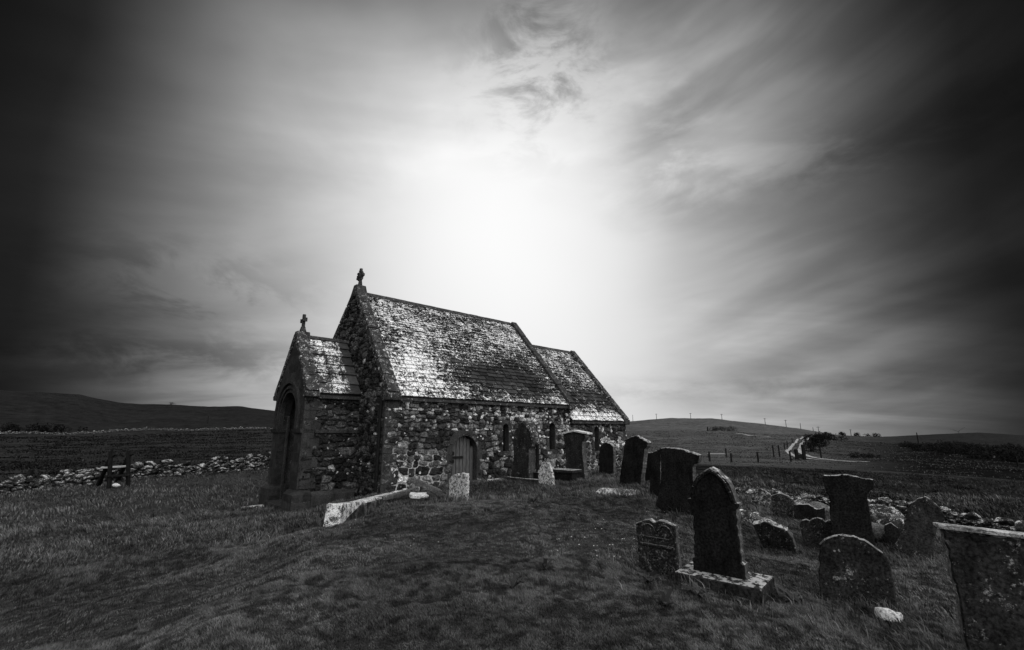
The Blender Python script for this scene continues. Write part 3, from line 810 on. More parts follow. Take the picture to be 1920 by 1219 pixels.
# nave apex stone and wheel cross (its head broken and rough)
ax_, az_ = .35, zR1+.1
mb = MB(); mb.hexa([(ax_-.24, W/2-.34, az_-.3), (ax_+.22, W/2-.34, az_-.3), (ax_+.22, W/2+.34, az_-.3), (ax_-.24, W/2+.34, az_-.3), (ax_-.2, W/2-.13, az_+.2), (ax_+.2, W/2-.13, az_+.2), (ax_+.2, W/2+.13, az_+.2), (ax_-.2, W/2+.13, az_+.2)])
mb.build('apex_stone', M['copingdark'], CH, bevel=.02)
mb = MB(); z0 = az_+.2
mb.tube((ax_, W/2, z0-.01), (ax_, W/2, z0+.2), .1, .07, 8)
zc = z0+.42; N = 12
for i in range(N):
    t0, t1 = 2*math.pi*i/N, 2*math.pi*(i+1)/N; rr = .17
    if i == 4: continue
    mb.bar((ax_, W/2+rr*math.cos(t0), zc+rr*math.sin(t0)), (ax_, W/2+rr*math.cos(t1), zc+rr*math.sin(t1)), .09+random.uniform(0, .03), .08, (1, 0, 0))
for t in (0, 90, 180, 270):
    c, s = math.cos(rad(t)), math.sin(rad(t)); l = .27 if t != 90 else .31
    mb.bar((ax_, W/2+.02*c, zc+.02*s), (ax_, W/2+l*c, zc+l*s), .11, .1, (1, 0, 0))
mb.box(ax_-.055, ax_+.055, W/2-.09, W/2+.09, zc-.09, zc+.09)
for k in range(12):
    t = random.uniform(0, 6.28); r_ = random.uniform(.16, .27)
    y_, z_ = W/2+r_*math.cos(t), zc+r_*math.sin(t); s = random.uniform(.02, .045); mb.box(ax_-.05, ax_+.06, y_-s, y_+s, z_-s, z_+s)
mb.build('cross_finial', M['copingdark'], CH, bevel=.012)

# ---- porch
PC = (PB0+PB1)/2; pa = -PO; PG = -1.3
def psw(u, v): return (v+PG) < zEP+.1
mb = MB()
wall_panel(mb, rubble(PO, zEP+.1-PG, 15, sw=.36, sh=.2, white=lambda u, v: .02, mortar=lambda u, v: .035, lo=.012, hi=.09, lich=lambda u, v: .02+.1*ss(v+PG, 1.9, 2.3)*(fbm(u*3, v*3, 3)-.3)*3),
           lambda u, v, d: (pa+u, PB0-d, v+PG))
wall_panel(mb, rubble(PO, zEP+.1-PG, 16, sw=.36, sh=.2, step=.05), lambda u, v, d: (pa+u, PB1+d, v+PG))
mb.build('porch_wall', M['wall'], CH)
mb = MB()                                      # inner faces of the side walls
mb.box(pa+.3, -.03, PB0+.04, PB0+.3, PG, zEP-.05); mb.build('inner_wall', M['rockdark'], CH); mb = MB(); mb.box(pa+.3, -.03, PB1-.3, PB1-.04, PG, zEP-.05)
mb.build('inner_wall', M['rockdark'], CH)
# ashlar front with the round arch
hwp = (PB1-PB0)/2
AO, AV, AR = .80, .52+HZ, .80                   # half width of the opening, springing, rise
def front_ring(mb, inner, outer, x0, x1):       # in the y-z plane
    n = len(inner); vs = []
    for (y, z), (Y, Z) in zip(inner, outer): vs += [(x0, y, z), (x0, Y, Z), (x1, y, z), (x1, Y, Z)]
    fs = []
    for i in range(n-1):
        a, b = 4*i, 4*i+4
        fs += [(a, b, b+1, a+1), (a+2, a+3, b+3, b+2), (a, a+2, b+2, b), (a+1, b+1, b+3, a+3)]
    fs += [(0, 1, 3, 2), (4*n-4, 4*n-2, 4*n-1, 4*n-3)]
    mb.add(vs, fs)
inner = arch_pts(PC, PG, AO, AV, 20)
def outpt(i, n=20):
    if i == 0: return (PB0, PG)
    if i == n+2: return (PB1, PG)
    f = (i-1)/n
    zt_, ze_ = zRP, zEP
    if f <= .2: return (PB0, AV+(ze_-AV)*f/.2)
    if f >= .8: return (PB1, AV+(ze_-AV)*(1-f)/.2)
    if f <= .5: g = (f-.2)/.3; return (PB0+(PC-PB0)*g, ze_+(zt_-ze_)*g)
    g = (.8-f)/.3; return (PB1+(PC-PB1)*g, ze_+(zt_-ze_)*g)
outer = [outpt(i) for i in range(23)]
def pm(name, lo, hi):                           # ashlar: big squared blocks with dark joints
    m, t = newmat(name); c = t.n('ShaderNodeTexCoord').outputs['Object']
    sp = t.n('ShaderNodeSeparateXYZ'); t.put(sp.inputs[0], c)
    cb = t.n('ShaderNodeCombineXYZ'); t.put(cb.inputs[0], t.m('ADD', sp.outputs[1], sp.outputs[0])); t.put(cb.inputs[1], sp.outputs[2])
    b = t.n('ShaderNodeTexBrick'); t.put(b.inputs['Vector'], cb.outputs[0]); b.inputs['Scale'].default_value = 1
    b.inputs['Brick Width'].default_value = .46; b.inputs['Row Height'].default_value = .3; b.inputs['Mortar Size'].default_value = .009; b.inputs['Mortar Smooth'].default_value = .3
    b.inputs['Color1'].default_value = (lo, lo, lo, 1); b.inputs['Color2'].default_value = (hi, hi, hi, 1); b.inputs['Mortar'].default_value = (.03, .03, .03, 1)
    n1 = t.noise(c, 8, 6, .7); n2 = t.noise(c, 35, 4, .7)
    col = t.mix(1.0, b.outputs[0], t.m('MULTIPLY', t.sstep(n1, .3, .7, .5, 1.4), t.sstep(n2, .3, .7, .6, 1.3)), 'MULTIPLY')
    col = t.mix(t.sstep(t.noise(c, 14, 6, .7), .68, .72), col, .4)
    finish(t, col, .9, t.m('ADD', n2, t.m('MULTIPLY', b.outputs[1], -.6)), .7, .015); return m
M['ashlar'] = pm('ashlar_blocks', .014, .04)
mb = MB(); front_ring(mb, inner, outer, pa-.03, pa+.32); mb.build('porch_front', M['ashlar'], CH)
# moulded orders round the arch, standing proud
mb = MB()
for (r0, r1, x0, x1) in ((AO+.30, AO+.40, pa-.13, pa-.031), (AO+.12, AO+.22, pa-.09, pa-.031), (AO-.02, AO+.06, pa-.06, pa+.1)):
    i_ = arch_pts(PC, .05+HZ, r0, AV, 20, AR*r0/AO)[0:]; o_ = arch_pts(PC, .05+HZ, r1, AV, 20, AR*r1/AO)
    front_ring(mb, i_, o_, x0, x1)
mb.build('arch_moulding', M['dressed'], CH, bevel=.012)
# imposts, string course, plinths
mb = MB(); zi = .0+HZ
for (y0, y1) in ((PB0-.07, PC-AO+.06), (PC+AO-.06, PB1+.07)):
    mb.hexa([(pa-.08, y0+.03, zi-.08), (pa+.36, y0+.03, zi-.08), (pa+.36, y1-.03, zi-.08), (pa-.08, y1-.03, zi-.08), (pa-.12, y0, zi+.05), (pa+.36, y0, zi+.05), (pa+.36, y1, zi+.05), (pa-.12, y1, zi+.05)])
    mb.build('impost', M['dressed'], CH, bevel=.01); mb = MB()
mb = MB(); mb.box(pa+.37, -.02, PB0-.09, PB0+.02, zi-.09, zi+.03); mb.build('string_course', M['dressed'], CH, bevel=.015)
mb = MB()                                      # jamb shafts inside the opening
for y0, y1 in ((PC-AO-.002, PC-AO+.07), (PC+AO-.07, PC+AO+.002)): mb.box(pa+.2, pa+.31, y0, y1, PG, AV); mb.build('door_jamb', M['dressed'], CH, bevel=.03); mb = MB()
zp = -1.98+HZ
def plinth(y0, y1, pr, name='plinth'):
    mb = MB(); mb.box(pa-.2, pa+.4, y0-pr[0], y1+pr[1], PG, zp)
    mb.hexa([(pa-.2, y0-pr[0], zp), (pa+.4, y0-pr[0], zp), (pa+.4, y1+pr[1], zp), (pa-.2, y1+pr[1], zp), (pa-.035, y0-.02, zp+.13), (pa+.4, y0-.02, zp+.13), (pa+.4, y1, zp+.13), (pa-.035, y1, zp+.13)])
    mb.build(name, M['ashlar'], CH, bevel=.006)
plinth(PB0, PC-AO, (.16, .06)); plinth(PC+AO, PB1, (.06, .16))
mb = MB(); mb.hexa([(pa+.41, PB0-.15, PG), (-.02, PB0-.15, PG), (-.02, PB0+.1, PG), (pa+.41, PB0+.1, PG), (pa+.41, PB0-.15, zp-.05), (-.02, PB0-.15, zp-.05), (-.02, PB0+.02, zp+.09), (pa+.41, PB0+.02, zp+.09)]); mb.build('plinth', M['dressed'], CH, bevel=.01)
# porch quoins on its side
mb = MB(); z = zp+.15; k = 0
while z < zEP-.15:
    h = min(random.uniform(.28, .36), zEP-.1-z)
    mb.box(pa-.034, pa+(.55, .36)[k % 2], PB0-.04, PB0+.03, z+.006, z+h-.006)
    z += h; k += 1
mb.build('quoins', M['dressed'], CH, bevel=.01)
# threshold steps and porch floor
mb = MB(); mb.box(pa-.28, pa+.42, PC-AO+.07, PC+AO-.07, PG, -2.36+HZ); mb.box(pa+.42, -.03, PB0+.3, PB1-.3, PG, -2.22+HZ)
mb.build('threshold', M['dressed'], CH, bevel=.015)
# inner door of the porch
mb = MB()
for i in range(8): y0 = PC-.56+i*.14; mb.box(-.12, -.075+random.uniform(-.005, .005), y0+.004, y0+.136, -2.22+HZ, -.3+HZ+.5*math.sin(math.pi*(i+.5)/8))
mb.build('inner_door', M['wood'], CH)
# porch roof: large stone slabs in straight columns
def lich_p(x, s):
    f = (x-pa)/PO
    return .32+.06*np.exp(-((f-.62)/.16)**2)*(.6+.6*ss(s, .3, .9))+.06*np.exp(-((f-.35)/.1)**2)*ss(s, .4, .8)+.06*(vnoise(x*4, s*9, 61)-.5)*2-.25*ss(f, .8, .86)+.06
mb = slates('roof', lambda f: pa+.36, lambda f: -.02, PB0-.12, zEP-.02, PC, zRP, 6, .49, .49, lich_p, tone=(.03, .06), th=.04, jit=.8, stone=True)
proof = mb.build('porch_roof', M['slate'], CH)
mb = MB(); bed(pa+.05, -.03, 0, 0, PB0-.1, zEP-.02, PC, zRP, mb, .07)
mb.hexa([(pa+.05, PC+.002, zRP-.07), (-.03, PC+.002, zRP-.07), (-.03, PB1+.12, zEP-.07), (pa+.05, PB1+.12, zEP-.07), (pa+.05, PC+.002, zRP), (-.03, PC+.002, zRP), (-.03, PB1+.12, zEP), (pa+.05, PB1+.12, zEP)], tone=.05, lichen=.3)
mb.build('roof_bed', M['slate'], proof)
ridge(pa+.35, .05, PC, zRP+.02, proof, .4, .09)
coping(pa-.07, pa+.36, 0, PB0-.12, zEP-.02, PC, zRP, th=.13, seg=.6)
mb = MB(); mb.box(pa+.37, -.02, PB0-.14, PB0+.02, zEP-.2, zEP-.09); mb.build('eaves_course', M['copingdark'], CH, bevel=.01)
kneeler(pa-.09, pa+.38, PB0-.2, zEP-.16, 'coping', .2, .25); kneeler(pa-.09, pa+.38, PB1+.2, zEP-.16, 'copingdark', .2, .25, -1)
ax_, az_ = pa+.18, zRP+.05
mb = MB(); mb.hexa([(ax_-.24, PC-.26, az_-.24), (ax_+.22, PC-.26, az_-.24), (ax_+.22, PC+.26, az_-.24), (ax_-.24, PC+.26, az_-.24), (ax_-.22, PC-.14, az_+.12), (ax_+.22, PC-.14, az_+.12), (ax_+.22, PC+.14, az_+.12), (ax_-.22, PC+.14, az_+.12)])
mb.build('apex_stone', M['coping'], CH, bevel=.015)
mb = MB(); z0 = az_+.12
mb.hexa([(ax_-.1, PC-.11, z0), (ax_+.1, PC-.11, z0), (ax_+.1, PC+.11, z0), (ax_-.1, PC+.11, z0), (ax_-.06, PC-.06, z0+.2), (ax_+.06, PC-.06, z0+.2), (ax_+.06, PC+.06, z0+.2), (ax_-.06, PC+.06, z0+.2)])
mb.box(ax_-.05, ax_+.05, PC-.05, PC+.05, z0+.19, z0+.66); mb.box(ax_-.049, ax_+.049, PC-.2, PC+.2, z0+.38, z0+.49)
for y_ in (-.2, .2): mb.box(ax_-.055, ax_+.055, PC+y_-.02, PC+y_+.02, z0+.36, z0+.51)
mb.build('cross_finial', M['copingdark'], CH, bevel=.01)

# ------------------------------------------------------------------ headstones
def zc(org, sc): return lambda pts: [(org[0]+x/sc, org[1]+y/sc) for x, y in pts]
def outline_mesh(mb, pts, th, inset=.012, seed=0, rough=.006):
    rs = random.Random(seed); P = []
    n = len(pts)
    for i in range(n):
        a, b = Vector(pts[i]), Vector(pts[(i+1) % n]); k = max(1, int((b-a).length/.045))
        for j in range(k):
            p = a.lerp(b, j/k)
            if j: p += Vector((rs.uniform(-rough, rough), rs.uniform(-rough, rough)))
            P.append(p)
    n = len(P); area = sum(P[i].x*P[(i+1) % n].y-P[(i+1) % n].x*P[i].y for i in range(n))
    if area < 0: P.reverse()
    I = []
    for i in range(n):
        t = (P[(i+1) % n]-P[i-1]); t = t.normalized() if t.length > 1e-6 else Vector((1, 0)); I.append(P[i]+Vector((-t.y, t.x))*inset)
    vs = [(p.x, 0, p.y) for p in I]+[(p.x, inset, p.y) for p in P]+[(p.x, th-inset, p.y) for p in P]+[(p.x, th, p.y) for p in I]
    fs = [tuple(range(n)), tuple(range(4*n-1, 3*n-1, -1))]
    for k in range(3): fs += [(k*n+i, (k+1)*n+i, (k+1)*n+(i+1) % n, k*n+(i+1) % n) for i in range(n)]
    mb.add(vs, fs)
def frame_at(P0, yaw, tilt, roll=0):
    y = rad(yaw); t = rad(tilt)
    nh = np.array([-math.sin(y), -math.cos(y), 0.]); L = np.array([math.cos(y), -math.sin(y), 0.])
    n = nh*math.cos(t)+np.array([0, 0, 1.])*math.sin(t); V = np.cross(n, L)
    if V[2] < 0: V = -V
    m = Matrix(((L[0], -n[0], V[0], P0[0]), (L[1], -n[1], V[1], P0[1]), (L[2], -n[2], V[2], P0[2]), (0, 0, 0, 1)))
    return m, L, n, V
NSEED = [0]
def sides(o, mat):                            # paler edges on dark stones, light on tops and sides put into colour
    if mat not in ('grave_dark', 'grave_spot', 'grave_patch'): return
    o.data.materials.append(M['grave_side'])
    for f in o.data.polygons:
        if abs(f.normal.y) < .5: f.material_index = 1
def headstone(px, anchor, yaw, tilt, th, mat, label, name='headstone', cat='headstone', group='headstones in the churchyard', sink=.25, rough=.009, parts=None):
    """px: outline of the front face; anchor: a point of its foot as (column,row,distance)"""
    P0 = at(*anchor); m, L, n, V = frame_at(P0, yaw, tilt)
    pts = []
    cam_ = np.array([0, 0, EYE])
    for (u, v) in px:
        d = ray(u, v); t = np.dot(P0-cam_, n)/np.dot(d, n); q = cam_+d*t-P0; pts.append((np.dot(q, L), np.dot(q, V)))
    lo = sorted(range(len(pts)), key=lambda i: pts[i][1])[:2]
    pts = [(x, z-sink) if i in lo else (x, z) for i, (x, z) in enumerate(pts)]
    NSEED[0] += 1; mb = MB(); outline_mesh(mb, pts, th, seed=NSEED[0], rough=rough)
    if parts:
        e = bpy.data.objects.new(name, None); COL.objects.link(e); e.matrix_world = m; e.empty_display_size = .2
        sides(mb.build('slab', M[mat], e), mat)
        parts(e, pts)
        o = e
    else:
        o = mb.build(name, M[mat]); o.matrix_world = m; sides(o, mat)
    tag(o, label, cat, group); return o
z1 = zc((1160, 820), 3.809); z7 = zc((1140, 740), 4.8); z4 = zc((920, 740), 5.54); zm = zc((1360, 860), 5.078); z3 = zc((1500, 860), 3.395); z33 = zc((680, 700), 4.6875)

# tall pointed stone on a plinth
def big_parts(e, pts):
    x0 = min(p[0] for p in pts); x1 = max(p[0] for p in pts); zb = -.02
    mb = MB(); mb.box(x0-.13, x1+.17, -.17, .30, zb-.45, zb); mb.build('plinth', M['plinth'], e, bevel=.018)
    mb = MB()                                   # raised rim following the pointed head
    hd = [p for p in pts if p[1] > .75]; hd.sort(key=lambda p: p[0])
    cx = sum(p[0] for p in hd)/len(hd)
    for a, b in zip(hd, hd[1:]):
        if abs(a[0]-b[0]) > .3: continue
        mb.bar(((a[0]-cx)*.93+cx, -.004, a[1]-.035), ((b[0]-cx)*.93+cx, -.004, b[1]-.035), .03, .03, (0, 1, 0))
    mb.build('moulding', M['grave_dark'], e, bevel=.006)
headstone(z1([(525, 940), (523, 858), (538, 850), (533, 560), (522, 530), (512, 490), (500, 470), (486, 458), (486, 440), (510, 432), (512, 380), (525, 325), (560, 278), (605, 240), (650, 216), (705, 245), (760, 300), (800, 365), (822, 430), (836, 468), (858, 474), (862, 492), (838, 520), (838, 560), (852, 700), (876, 895), (896, 915), (912, 1004)]),
          (1353, 1075, 5.3), 42, -2, .13, 'grave_dark', 'tall dark pointed headstone standing on a wide lichened plinth in the foreground', parts=big_parts)
def carve(e, pts):
    x0 = min(p[0] for p in pts)+.06; x1 = max(p[0] for p in pts)-.06; zt_ = max(p[1] for p in pts); xm = (x0+x1)/2
    mb = MB(); mb.box(x0, x1, -.014, .004, zt_*.52, zt_*.56); mb.build('carved_band', M['grave_patch'], e, bevel=.005)
    mb = MB(); mb.box(x0+.05, x1-.05, -.010, .004, zt_*.66, zt_*.685); mb.build('carved_band', M['grave_patch'], e, bevel=.004)
    for cx in ((x0*3+x1)/4, (x0+x1*3)/4):
        mb = MB(); w = (x1-x0)/4*.85
        for k in range(8): a, b = math.pi*k/8, math.pi*(k+1)/8; mb.bar((cx+w*math.cos(a), -.004, zt_*.76+w*math.sin(a)), (cx+w*math.cos(b), -.004, zt_*.76+w*math.sin(b)), .018, .02, (0, 1, 0))
        mb.build('carved_arch', M['grave_patch'], e, bevel=.004)
headstone(z1([(150, 985), (140, 860), (120, 612), (150, 600), (185, 586), (218, 582), (248, 604), (262, 603), (285, 590), (325, 596), (370, 618), (402, 632), (420, 830), (440, 1035)]),
          (1240, 1084, 6.1), 42, 3, .09, 'grave_patch', 'small double-humped headstone left of the tall pointed stone on its plinth', sink=.12, parts=carve)
headstone(z1([(262, 485), (280, 420), (300, 300), (300, 150), (293, 95), (292, 76), (330, 72), (400, 76), (480, 98), (545, 118), (575, 128), (565, 180), (540, 192), (528, 215), (530, 560), (520, 600)]),
          (1275, 965, 10.0), 40, 0, .2, 'grave_dark', 'broad dark headstone with cornice and drooping shoulders behind the tall pointed stone')
headstone(z7([(90, 768), (120, 620), (152, 432), (150, 402), (178, 392), (246, 366), (300, 395), (360, 434), (352, 464), (328, 490), (318, 580), (275, 818)]),
          (1180, 905, 13.8), 46, 0, .22, 'grave_dark', 'dark leaning headstone with gable top and shoulders just right of the chancel')
headstone(z7([(360, 845), (385, 650), (392, 520), (440, 500), (470, 490), (465, 860)]), (1225, 918, 12.0), 44, 0, .18, 'grave_dark', 'narrow dark headstone mostly hidden behind the broad corniced stone')
headstone(z7([(320, 780), (330, 650), (330, 528), (400, 515), (400, 780)]), (1210, 902, 14.2), 44, 0, .15, 'grave_dark', 'low dark headstone showing between the leaning gabled stone and the broad corniced stone')
# by the chapel wall
def p1_parts(e, pts):
    x0 = min(p[0] for p in pts); x1 = max(p[0] for p in pts)
    mb = MB(); mb.box(x0-.16, x1+.3, -.14, .45, -.35, .0); mb.build('plinth', M['plinth'], e, bevel=.02)
    mb = MB()
    mb.tube((x1+.06, .2, .2), (x1+.06, .2, 1.1), .055, .055); mb.box(x1-.03, x1+.17, .08, .32, .0, .2); mb.build('colonnette', M['grave_dark'], e)
    rt = sorted([p for p in pts if p[0] > (x0+x1)/2-.05 and p[1] > 1.1], key=lambda p: -p[1]); mb = MB()
    for a, b in zip(rt, rt[1:]): mb.bar((a[0]+.03, .15, a[1]), (b[0]+.03, .15, b[1]), .09, .34, (0, 1, 0))
    mb.build('moulding', M['coping'], e)  # paler stone here paints in the lit right edge
headstone(z4([(205, 860), (215, 790), (235, 740), (238, 620), (230, 500), (236, 420), (262, 350), (300, 300), (333, 282), (370, 320), (405, 375), (425, 440), (430, 500), (425, 540), (395, 560), (395, 700), (395, 860)]),
          (979, 896, 16.3), 44, 0, .33, 'grave_spot', 'pointed gothic headstone with thick carved edge in front of the nave wall', parts=p1_parts, sink=.1)
def p2_parts(e, pts):
    x0 = min(p[0] for p in pts); x1 = max(p[0] for p in pts); z = max(p[1] for p in pts)
    mb = MB(); xm = (x0+x1)/2
    mb.add([(x0-.03, -.05, z-.10), (xm, -.05, z+.0), (x1+.12, -.05, z-.09), (x0-.03, .26, z-.10), (xm, .26, z+.0), (x1+.12, .26, z-.09),
            (x0-.03, -.05, z-.04), (xm, -.05, z+.06), (x1+.12, -.05, z-.03), (x0-.03, .26, z-.04), (xm, .26, z+.06), (x1+.12, .26, z-.03)],
           [(0, 1, 7, 6), (1, 2, 8, 7), (3, 9, 10, 4), (4, 10, 11, 5), (6, 7, 10, 9), (7, 8, 11, 10), (0, 3, 4, 1), (1, 4, 5, 2), (0, 6, 9, 3), (2, 5, 11, 8)])
    mb.build('cap', M['pale'], e, bevel=.008)
headstone(z4([(775, 870), (782, 700), (770, 520), (752, 440), (755, 400), (860, 385), (960, 400), (985, 440), (950, 490), (950, 600), (985, 880)]),
          (1077, 898, 17.0), 44, 0, .24, 'grave_spot', 'tall shouldered headstone with pale cap against the nave and chancel junction', parts=p2_parts)
headstone(z4([(1120, 815), (1125, 640), (1132, 560), (1150, 515), (1190, 495), (1235, 505), (1270, 545), (1275, 620), (1272, 830)]),
          (1136, 889, 20.0), 44, 0, .2, 'grave_dark', 'round-topped dark headstone against the chancel wall')
headstone(z4([(510, 900), (490, 800), (530, 705), (600, 702), (640, 820), (662, 938)]), (1026, 908, 15.0), 48, 8, .09, 'grave_lichen', 'small leaning headstone crusted with white lichen beside the low tomb chest')
# white lichen stone before the door
headstone(z33([(760, 1100), (757, 930), (790, 895), (830, 882), (842, 896), (870, 874), (912, 880), (915, 1000), (905, 1125)]), (859, 938, 12.6), 44, 2, .1, 'grave_lichen', 'short headstone thick with white lichen in front of the chapel door', sink=.15)
# right-hand group
headstone(z3([(130, 925), (122, 760), (122, 545), (150, 515), (210, 490), (270, 482), (340, 490), (410, 515), (470, 555), (530, 600), (572, 655), (590, 740), (622, 985)]),
          (1610, 1143, 5.5), 34, 6, .1, 'grave_spot', 'wide round-topped headstone with pale lower corner at the lower right', sink=.2)
headstone(z3([(205, 560), (190, 350), (185, 240), (165, 200), (150, 165), (150, 105), (190, 106), (290, 100), (340, 110), (420, 128), (468, 134), (470, 190), (435, 215), (430, 240), (470, 480), (500, 620)]),
          (1600, 1052, 8.3), 34, 2, .14, 'grave_dark', 'tall black shouldered headstone with scrolled top behind the round-topped one')
headstone(z3([(600, 560), (640, 480), (680, 340), (700, 285), (745, 252), (795, 238), (840, 262), (890, 310), (920, 360), (922, 390), (880, 430), (850, 520), (832, 645), (740, 600)]),
          (1718, 1045, 8.2), 36, 14, .15, 'grave_spot', 'tilted rounded headstone speckled with pale lichen near the right edge')
def last_parts(e, pts):
    t = sorted(pts, key=lambda p: -p[1])[:2]; t.sort(key=lambda p: p[0]); (xa, za), (xb, zb) = t
    mb = MB(); mb.hexa([(xa-.03, -.03, za-.0), (xb, -.03, zb), (xb, .15, zb), (xa-.03, .15, za), (xa-.03, -.03, za+.035), (xb, -.03, zb+.022), (xb, .15, zb+.022), (xa-.03, .15, za+.022)])
    mb.build('cap', M['cap'], e, bevel=.004)
headstone([(1830, 1300), (1812, 1210), (1795, 1110), (1768, 991), (2010, 1020), (2060, 1300)], (1800, 1200, 3.9), 30, 0, .12, 'grave_spot', 'large black headstone with pale flat cap cut off by the right edge', parts=last_parts)
headstone(zm([(240, 450), (245, 400), (262, 330), (290, 295), (330, 285), (370, 300), (410, 325), (430, 345), (425, 400), (405, 475)]), (1424, 950, 14.3), 40, 0, .1, 'grave_mixed', 'small weathered headstone with lichened rim by the rubble wall, leftmost of the far right row', sink=.15)
headstone(zm([(445, 560), (440, 350), (470, 340), (520, 330), (570, 345), (640, 385), (665, 430), (640, 520), (655, 625)]), (1467, 978, 12.3), 38, 0, .12, 'grave_patch', 'broken-topped mottled headstone second in the far right row')
headstone(zm([(640, 640), (655, 440), (720, 432), (790, 432), (870, 480), (950, 465), (948, 600), (930, 660)]), (1510, 985, 11.8), 34, 4, .16, 'grave_dark', 'low wavy-topped dark headstone with pale edge behind the three-lobed stone')
headstone(zm([(770, 800), (720, 680), (705, 620), (730, 585), (770, 575), (800, 590), (830, 570), (880, 560), (925, 575), (950, 600), (985, 580), (1030, 595), (1050, 650), (1020, 780), (900, 850)]), (1533, 1025, 8.9), 32, 6, .14, 'grave_spot', 'headstone with three rounded lobes behind the wide round-topped stone')
headstone(zm([(345, 830), (300, 720), (262, 635), (320, 625), (370, 600), (430, 625), (590, 695), (640, 760), (720, 930), (560, 900)]), (1455, 1035, 8.8), 36, -24, .14, 'grave_spot', 'fallen slab leaning forward with pale broken upper edge')
headstone(zm([(150, 640), (135, 600), (180, 565), (240, 552), (320, 580), (300, 640), (270, 700), (200, 660)]), (1400, 990, 10.5), 40, 25, .12, 'grave_mixed', 'lump of lichened broken headstone lying behind the fallen slab', name='stone_fragment', cat='stone fragment', group=None, sink=.1)
headstone(z3([(560, 560), (530, 480), (540, 420), (580, 405), (625, 440), (650, 500), (620, 570)]), (1672, 1018, 9.0), 30, 20, .12, 'grave_dark', 'low rounded dark headstone with pale scroll leaning beside the speckled one', sink=.1)

# rocks
def rock_mesh(name, mat, rx, ry, rz, seed, sub=3, amp=.22, parent=None):
    bm = bmesh.new(); bmesh.ops.create_icosphere(bm, subdivisions=sub, radius=1)
    rs = np.random.RandomState(seed); off = rs.uniform(0, 50, 3)
    for v in bm.verts:
        c = v.co; n = vnoise(c.x*1.6+off[0], c.y*1.6+c.z*1.3+off[1], seed)+.5*vnoise(c.x*4+off[2], c.z*4+c.y*3, seed+1)
        v.co = c*(1+amp*(float(n)-.75)*2)
        v.co.x = rx*math.copysign(abs(v.co.x)**.85, v.co.x); v.co.y = ry*math.copysign(abs(v.co.y)**.85, v.co.y); v.co.z = rz*math.copysign(abs(v.co.z)**.85, v.co.z)
    me = bpy.data.meshes.new(name); bm.to_mesh(me); bm.free()
    return link(name, me, M[mat], parent, True)
def put_rock(u, v, Y, r, seed, mat, name, label, cat, group=None, lift=.3, rz=0):
    p = at(u, v, Y); o = rock_mesh(name, mat, *r, seed); o.location = (p[0], p[1], p[2]+r[2]*lift); o.rotation_euler = (0, .1, rz); tag(o, label, cat, group); return o
put_rock(1668, 1165, 5.0, (.115, .09, .1), 5, 'pale', 'boulder', 'small pale rounded stone at the foot of the wide round-topped headstone', 'stone', lift=.1)
put_rock(218, 911, 18.6, (.14, .1, .06), 6, 'pale', 'boulder', 'small pale stone on the grass by the stile', 'stone')
put_rock(1390, 962, 13, (.12, .1, .07), 9, 'pale', 'boulder', 'small white stone in the turf right of the tall pointed headstone', 'stone')

for k, (u, v, Y, r_, mt, lb) in enumerate(((1652, 975, 11.2, (.42, .3, .26), 'rock', 'large lichened boulder at the left of the rubble right of the tall black headstone'),
        (1672, 992, 10.0, (.3, .25, .2), 'rock', 'lower lichened boulder tumbled right of the tall black headstone'),
        (1646, 1002, 9.4, (.22, .2, .16), 'rockdark', 'dark boulder in the grass just right of the foot of the tall black headstone'),
        (1402, 978, 11.8, (.34, .25, .2), 'rock', 'rough pale-topped boulder right of the shoulder of the tall pointed headstone'),
        (1424, 990, 10.8, (.24, .2, .17), 'rockdark', 'dark boulder half under the fallen slab with the pale edge'),
        (1502, 958, 14.6, (.45, .3, .24), 'rock', 'wide boulder of the ruined wall above the three-lobed stone'),
        (1536, 962, 14.0, (.4, .3, .22), 'rockdark', 'dark boulder left of the top of the tall black headstone foot'),
        (1440, 945, 15.2, (.38, .3, .22), 'rock', 'boulder of the ruined wall between the leftmost far headstones'))):
    put_rock(u, v, Y, r_, 60+k, mt, 'boulder', lb, 'boulder', 'tumbled boulders among the right headstones', lift=.15, rz=k*.8)

# ledger slab with lichen in the turf, and flat slab by the wall
def slab(u, v, Y, lx, ly, h, yaw, tiltx, tilty, mat, name, label, cat, group=None, dz=0, seed=1):
    p = at(u, v, Y); mb = MB(); rs = random.Random(seed)
    pts = [(-lx/2, -ly/2), (lx*.1, -ly/2-.03), (lx/2, -ly*.45), (lx/2-.04, ly*.1), (lx*.47, ly/2), (-lx*.1, ly/2-.04), (-lx/2+.03, ly*.45), (-lx/2-.02, 0)]
    n = len(pts); mb.add([(x, y, 0) for x, y in pts]+[(x+rs.uniform(-.02, .02), y+rs.uniform(-.02, .02), h) for x, y in pts], [tuple(range(n-1, -1, -1)), tuple(range(n, 2*n))]+[(i, (i+1) % n, n+(i+1) % n, n+i) for i in range(n)])
    o = mb.build(name, M[mat], bevel=.02); o.location = (p[0], p[1], p[2]+dz); o.rotation_euler = (rad(tiltx), rad(tilty), rad(yaw)); tag(o, label, cat, group); return o
slab(1158, 920, 12.3, .95, .75, .12, -20, 3, 2, 'grave_lichen', 'ledger_slab', 'flat lichened grave slab half sunk in the mound right of centre', 'grave slab', dz=-.125)
slab(932, 903, 16.8, .7, .4, .08, 45, 3, 0, 'pale', 'stone_slab', 'small pale flat slab on the ground between the door and the gothic headstone', 'stone slab')
slab(797, 920, 14.2, .95, .16, .16, 8, 4, 24, 'rockdark', 'stone_beam', 'dark broken stone beam slanting down to the turf beside the nave wall', 'stone beam', dz=.05, seed=3)
